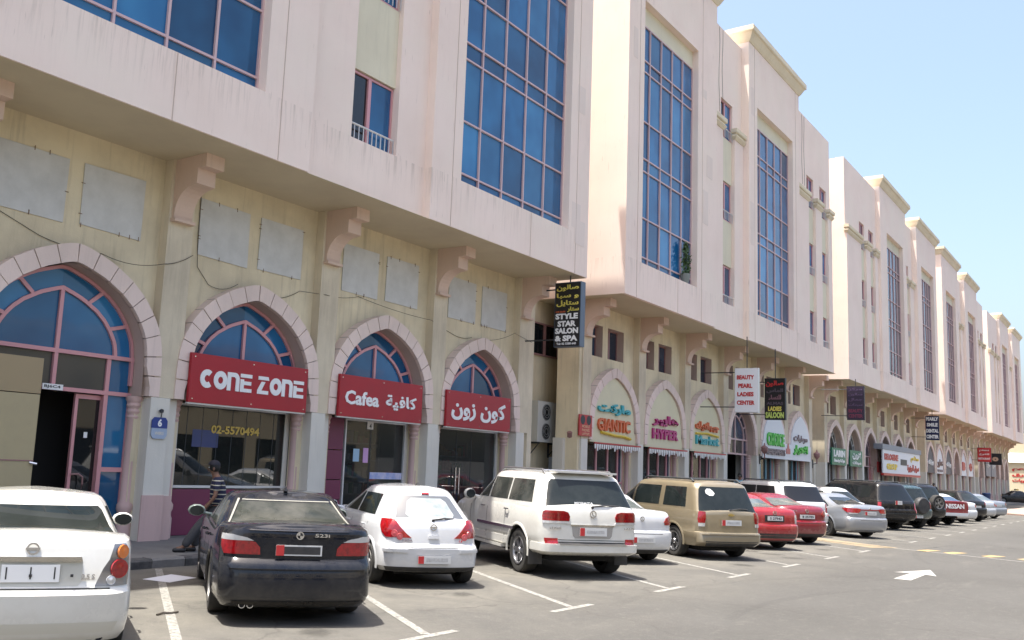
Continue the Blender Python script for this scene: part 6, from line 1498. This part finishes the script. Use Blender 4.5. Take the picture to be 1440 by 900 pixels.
def person(label, loc, rz, J, cloth, trouser, shoe, cap=None, s=1.0):
    """J = joint dictionary in metres, person facing +x locally, y to the person's left"""
    t = thing('person', label, 'person', loc, R(rz)); t.scale = (s, s, s); V = Vector
    names = ['pelvis', 'waist', 'chest', 'neck0', 'neck', 'head0', 'head1', 'shL', 'elL', 'wrL', 'paL', 'shR', 'elR', 'wrR', 'paR', 'hiL', 'knL', 'anL', 'toL', 'hiR', 'knR', 'anR', 'toR']
    rad = dict(pelvis=(.15, .11), waist=(.13, .10), chest=(.15, .11), neck0=.07, neck=.052, head0=(.072, .085), head1=(.072, .088), shL=.058, elL=.038, wrL=.026, paL=(.034, .018), shR=.058, elR=.038, wrR=.026, paR=(.034, .018), hiL=.085, knL=.055, anL=.038, toL=.035, hiR=.085, knR=.055, anR=.038, toR=.035)
    idx = {n: i for i, n in enumerate(names)}
    E_ = [('pelvis', 'waist'), ('waist', 'chest'), ('chest', 'neck0'), ('neck0', 'neck'), ('neck', 'head0'), ('head0', 'head1'), ('neck0', 'shL'), ('shL', 'elL'), ('elL', 'wrL'), ('wrL', 'paL'), ('neck0', 'shR'), ('shR', 'elR'), ('elR', 'wrR'), ('wrR', 'paR'), ('pelvis', 'hiL'), ('hiL', 'knL'), ('knL', 'anL'), ('anL', 'toL'), ('pelvis', 'hiR'), ('hiR', 'knR'), ('knR', 'anR'), ('anR', 'toR')]
    pts = [(*J[n], rad[n]) for n in names]; edges = [(idx[a], idx[b]) for a, b in E_]
    for sd in ('L', 'R'):                 # five fingers on each hand, rooted in the palm
        w, pa = V(J['wr'+sd]), V(J['pa'+sd]); d = (pa-w).normalized(); side = d.cross(V((0, 0, 1)) if abs(d.z) < .8 else V((1, 0, 0))).normalized(); up = side.cross(d)
        for k, (o_, ln) in enumerate(((-.027, .060), (-.009, .072), (.009, .076), (.027, .068), (-.04, .045))):
            a = len(pts); b0 = pa+side*o_*.8+d*.012 if k < 4 else w+d*.035-side*.03
            dd_ = d if k < 4 else (d*.6-side*.8).normalized()
            p1 = b0+dd_*ln*.5; p2 = p1+(dd_*.8-up*.5).normalized()*ln*.5
            pts += [(*b0, .0095), (*p1, .009), (*p2, .007)]; edges += [(idx['pa'+sd], a), (a, a+1), (a+1, a+2)]
    body = skinned('body', SKIN, t, pts, edges)
    g = lambda n, k=1.0, add=.014: (*J[n], tuple(v*k+add for v in rad[n]) if isinstance(rad[n], tuple) else rad[n]*k+add)
    mid = lambda a, b, f: tuple(lerp(J[a][i], J[b][i], f) for i in range(3))
    sh = [g('pelvis', 1.1, .035), g('waist', 1.15, .045), g('chest', 1.15, .035), (*J['neck0'], .085), g('shL', 1, .02), (*mid('shL', 'elL', .75), .062), g('shR', 1, .02), (*mid('shR', 'elR', .75), .062)]
    skinned('shirt', cloth, t, sh, [(0, 1), (1, 2), (2, 3), (3, 4), (4, 5), (3, 6), (6, 7)], sub=2)
    tr = [g('pelvis', 1.05, .022), g('hiL', 1, .03), g('knL', 1, .04), g('anL', 1, .04), g('hiR', 1, .03), g('knR', 1, .04), g('anR', 1, .04)]
    skinned('trousers', trouser, t, tr, [(0, 1), (1, 2), (2, 3), (0, 4), (4, 5), (5, 6)])
    for sd in ('L', 'R'):
        a, b = J['an'+sd], J['to'+sd]; d = (V(b)-V(a)); d = V((d.x, d.y, 0)).normalized(); base = V((a[0], a[1], min(a[2], b[2])-.01))
        skinned('shoe', shoe, t, [(*(base-d*.05), .045), (*(base+d*.08), .05), (*(base+d*.19+V((0, 0, -.005))), .035)], [(0, 1), (1, 2)], 1)
    h0, h1 = V(J['head0']), V(J['head1']); ax = (h1-h0).normalized(); hc = h0*.4+h1*.6
    fb = MB(); ell(fb, hc+V((.092, 0, -.025)), (.018, .014, .024)); fb.build('nose', SKIN, body, 60)
    for sy in (1, -1):
        eb = MB(); ell(eb, hc+V((0, sy*.088, -.01)), (.02, .012, .032)); eb.build('ear', SKIN, body, 60)
        eb = MB(); ell(eb, hc+V((.083, sy*.032, .012)), (.010, .014, .009)); eb.build('eye', M_WHITE, body, 60)
        eb = MB(); ell(eb, hc+V((.0915, sy*.032, .012)), (.004, .006, .006)); eb.build('pupil', HAIR, body, 60)
    mb_ = MB(); ell(mb_, hc+V((.083, 0, -.062)), (.010, .024, .007)); mb_.build('mouth', mat('lips', (.2, .07, .06), .5), body, 60)
    hb = MB(); ell(hb, hc+V((-.018, 0, .02)), (.098, .092, .11), 18, 10); hb.build('hair', HAIR, t, 60)
    if cap:
        cb_ = MB(); ell(cb_, hc+V((-.005, 0, .055)), (.112, .104, .095), 18, 6, True); cb_.add([hc+V((.09*math.cos(a)+(.10 if abs(a) < 1.2 else 0), .10*math.sin(a), .058)) for a in (-1.5, -.8, 0, .8, 1.5)], [(0, 1, 2, 3, 4)]); cb_.build('cap', cap, t, 60)
    return t
# man leaning back against the black saloon, legs stretched out in front of him
J = dict(pelvis=(0, 0, .80), waist=(-.02, 0, .93), chest=(.0, 0, 1.14), neck0=(.03, 0, 1.30), neck=(.06, 0, 1.37), head0=(.09, 0, 1.43), head1=(.11, 0, 1.52),
         shL=(.02, .20, 1.27), elL=(.05, .30, 1.0), wrL=(.18, .30, .82), paL=(.22, .30, .76), shR=(.02, -.20, 1.27), elR=(.0, -.29, 1.0), wrR=(.14, -.28, .84), paR=(.2, -.27, .78),
         hiL=(.0, .09, .74), knL=(.30, .11, .44), anL=(.52, .10, .09), toL=(.66, .11, .05), hiR=(.0, -.09, .74), knR=(.26, -.12, .44), anR=(.34, -.12, .08), toR=(.49, -.13, .05))
M_TRO = mat('grey_cloth', (.06, .06, .062), .9); M_SHO = mat('black_leather', (.012, .012, .013), .5)
PM = person('man in navy striped shirt, grey trousers and dark cap, leaning beside the black saloon', (10.40, 12.44, .136), 142, J, stripes(), M_TRO, M_SHO, mat('black_cap', (.012, .012, .02), .8), .93)
S0 = dict(pelvis=(0, 0, .92), waist=(0, 0, 1.05), chest=(0, 0, 1.27), neck0=(0, 0, 1.43), neck=(.01, 0, 1.51), head0=(.02, 0, 1.58), head1=(.02, 0, 1.67),
         shL=(0, .19, 1.41), elL=(-.02, .25, 1.13), wrL=(.06, .26, .88), paL=(.08, .26, .81), shR=(0, -.19, 1.41), elR=(-.02, -.25, 1.13), wrR=(.06, -.26, .88), paR=(.08, -.26, .81),
         hiL=(0, .09, .87), knL=(.03, .1, .48), anL=(-.02, .1, .09), toL=(.1, .1, .05), hiR=(0, -.09, .87), knR=(.02, -.1, .48), anR=(-.04, -.1, .09), toR=(.1, -.1, .05))
person('man in a pale blue shirt standing at the arched doorway behind the gold minivan', (39.6, 13.9, .136), 200, S0, mat('pale_blue_cloth', (.18, .36, .45), .85), M_TRO, M_SHO)
person('dark haired person in dark clothes standing behind the far black off-roader', (81.5, 13.6, .136), 180, S0, mat('dark_cloth', (.03, .03, .04), .85), M_TRO, M_SHO)
# litter bin far along the pavement
t = thing('litter_bin', 'small blue litter bin on the pavement near the far street corner', 'bin', (104, 12.9, .136)); b = MB(); b.lathe([(0, 0), (.3, 0), (.36, .95), (.38, 1.0), (.3, 1.08), (0, 1.1)], (0, 0), 14); b.build('bin', mat('bin_blue', (.03, .06, .15), .5), t, 40)
for x in (-.2, .2): box('foot', M_STEEL, t, x-.03, x+.03, -.03, .03, -.02, 0)
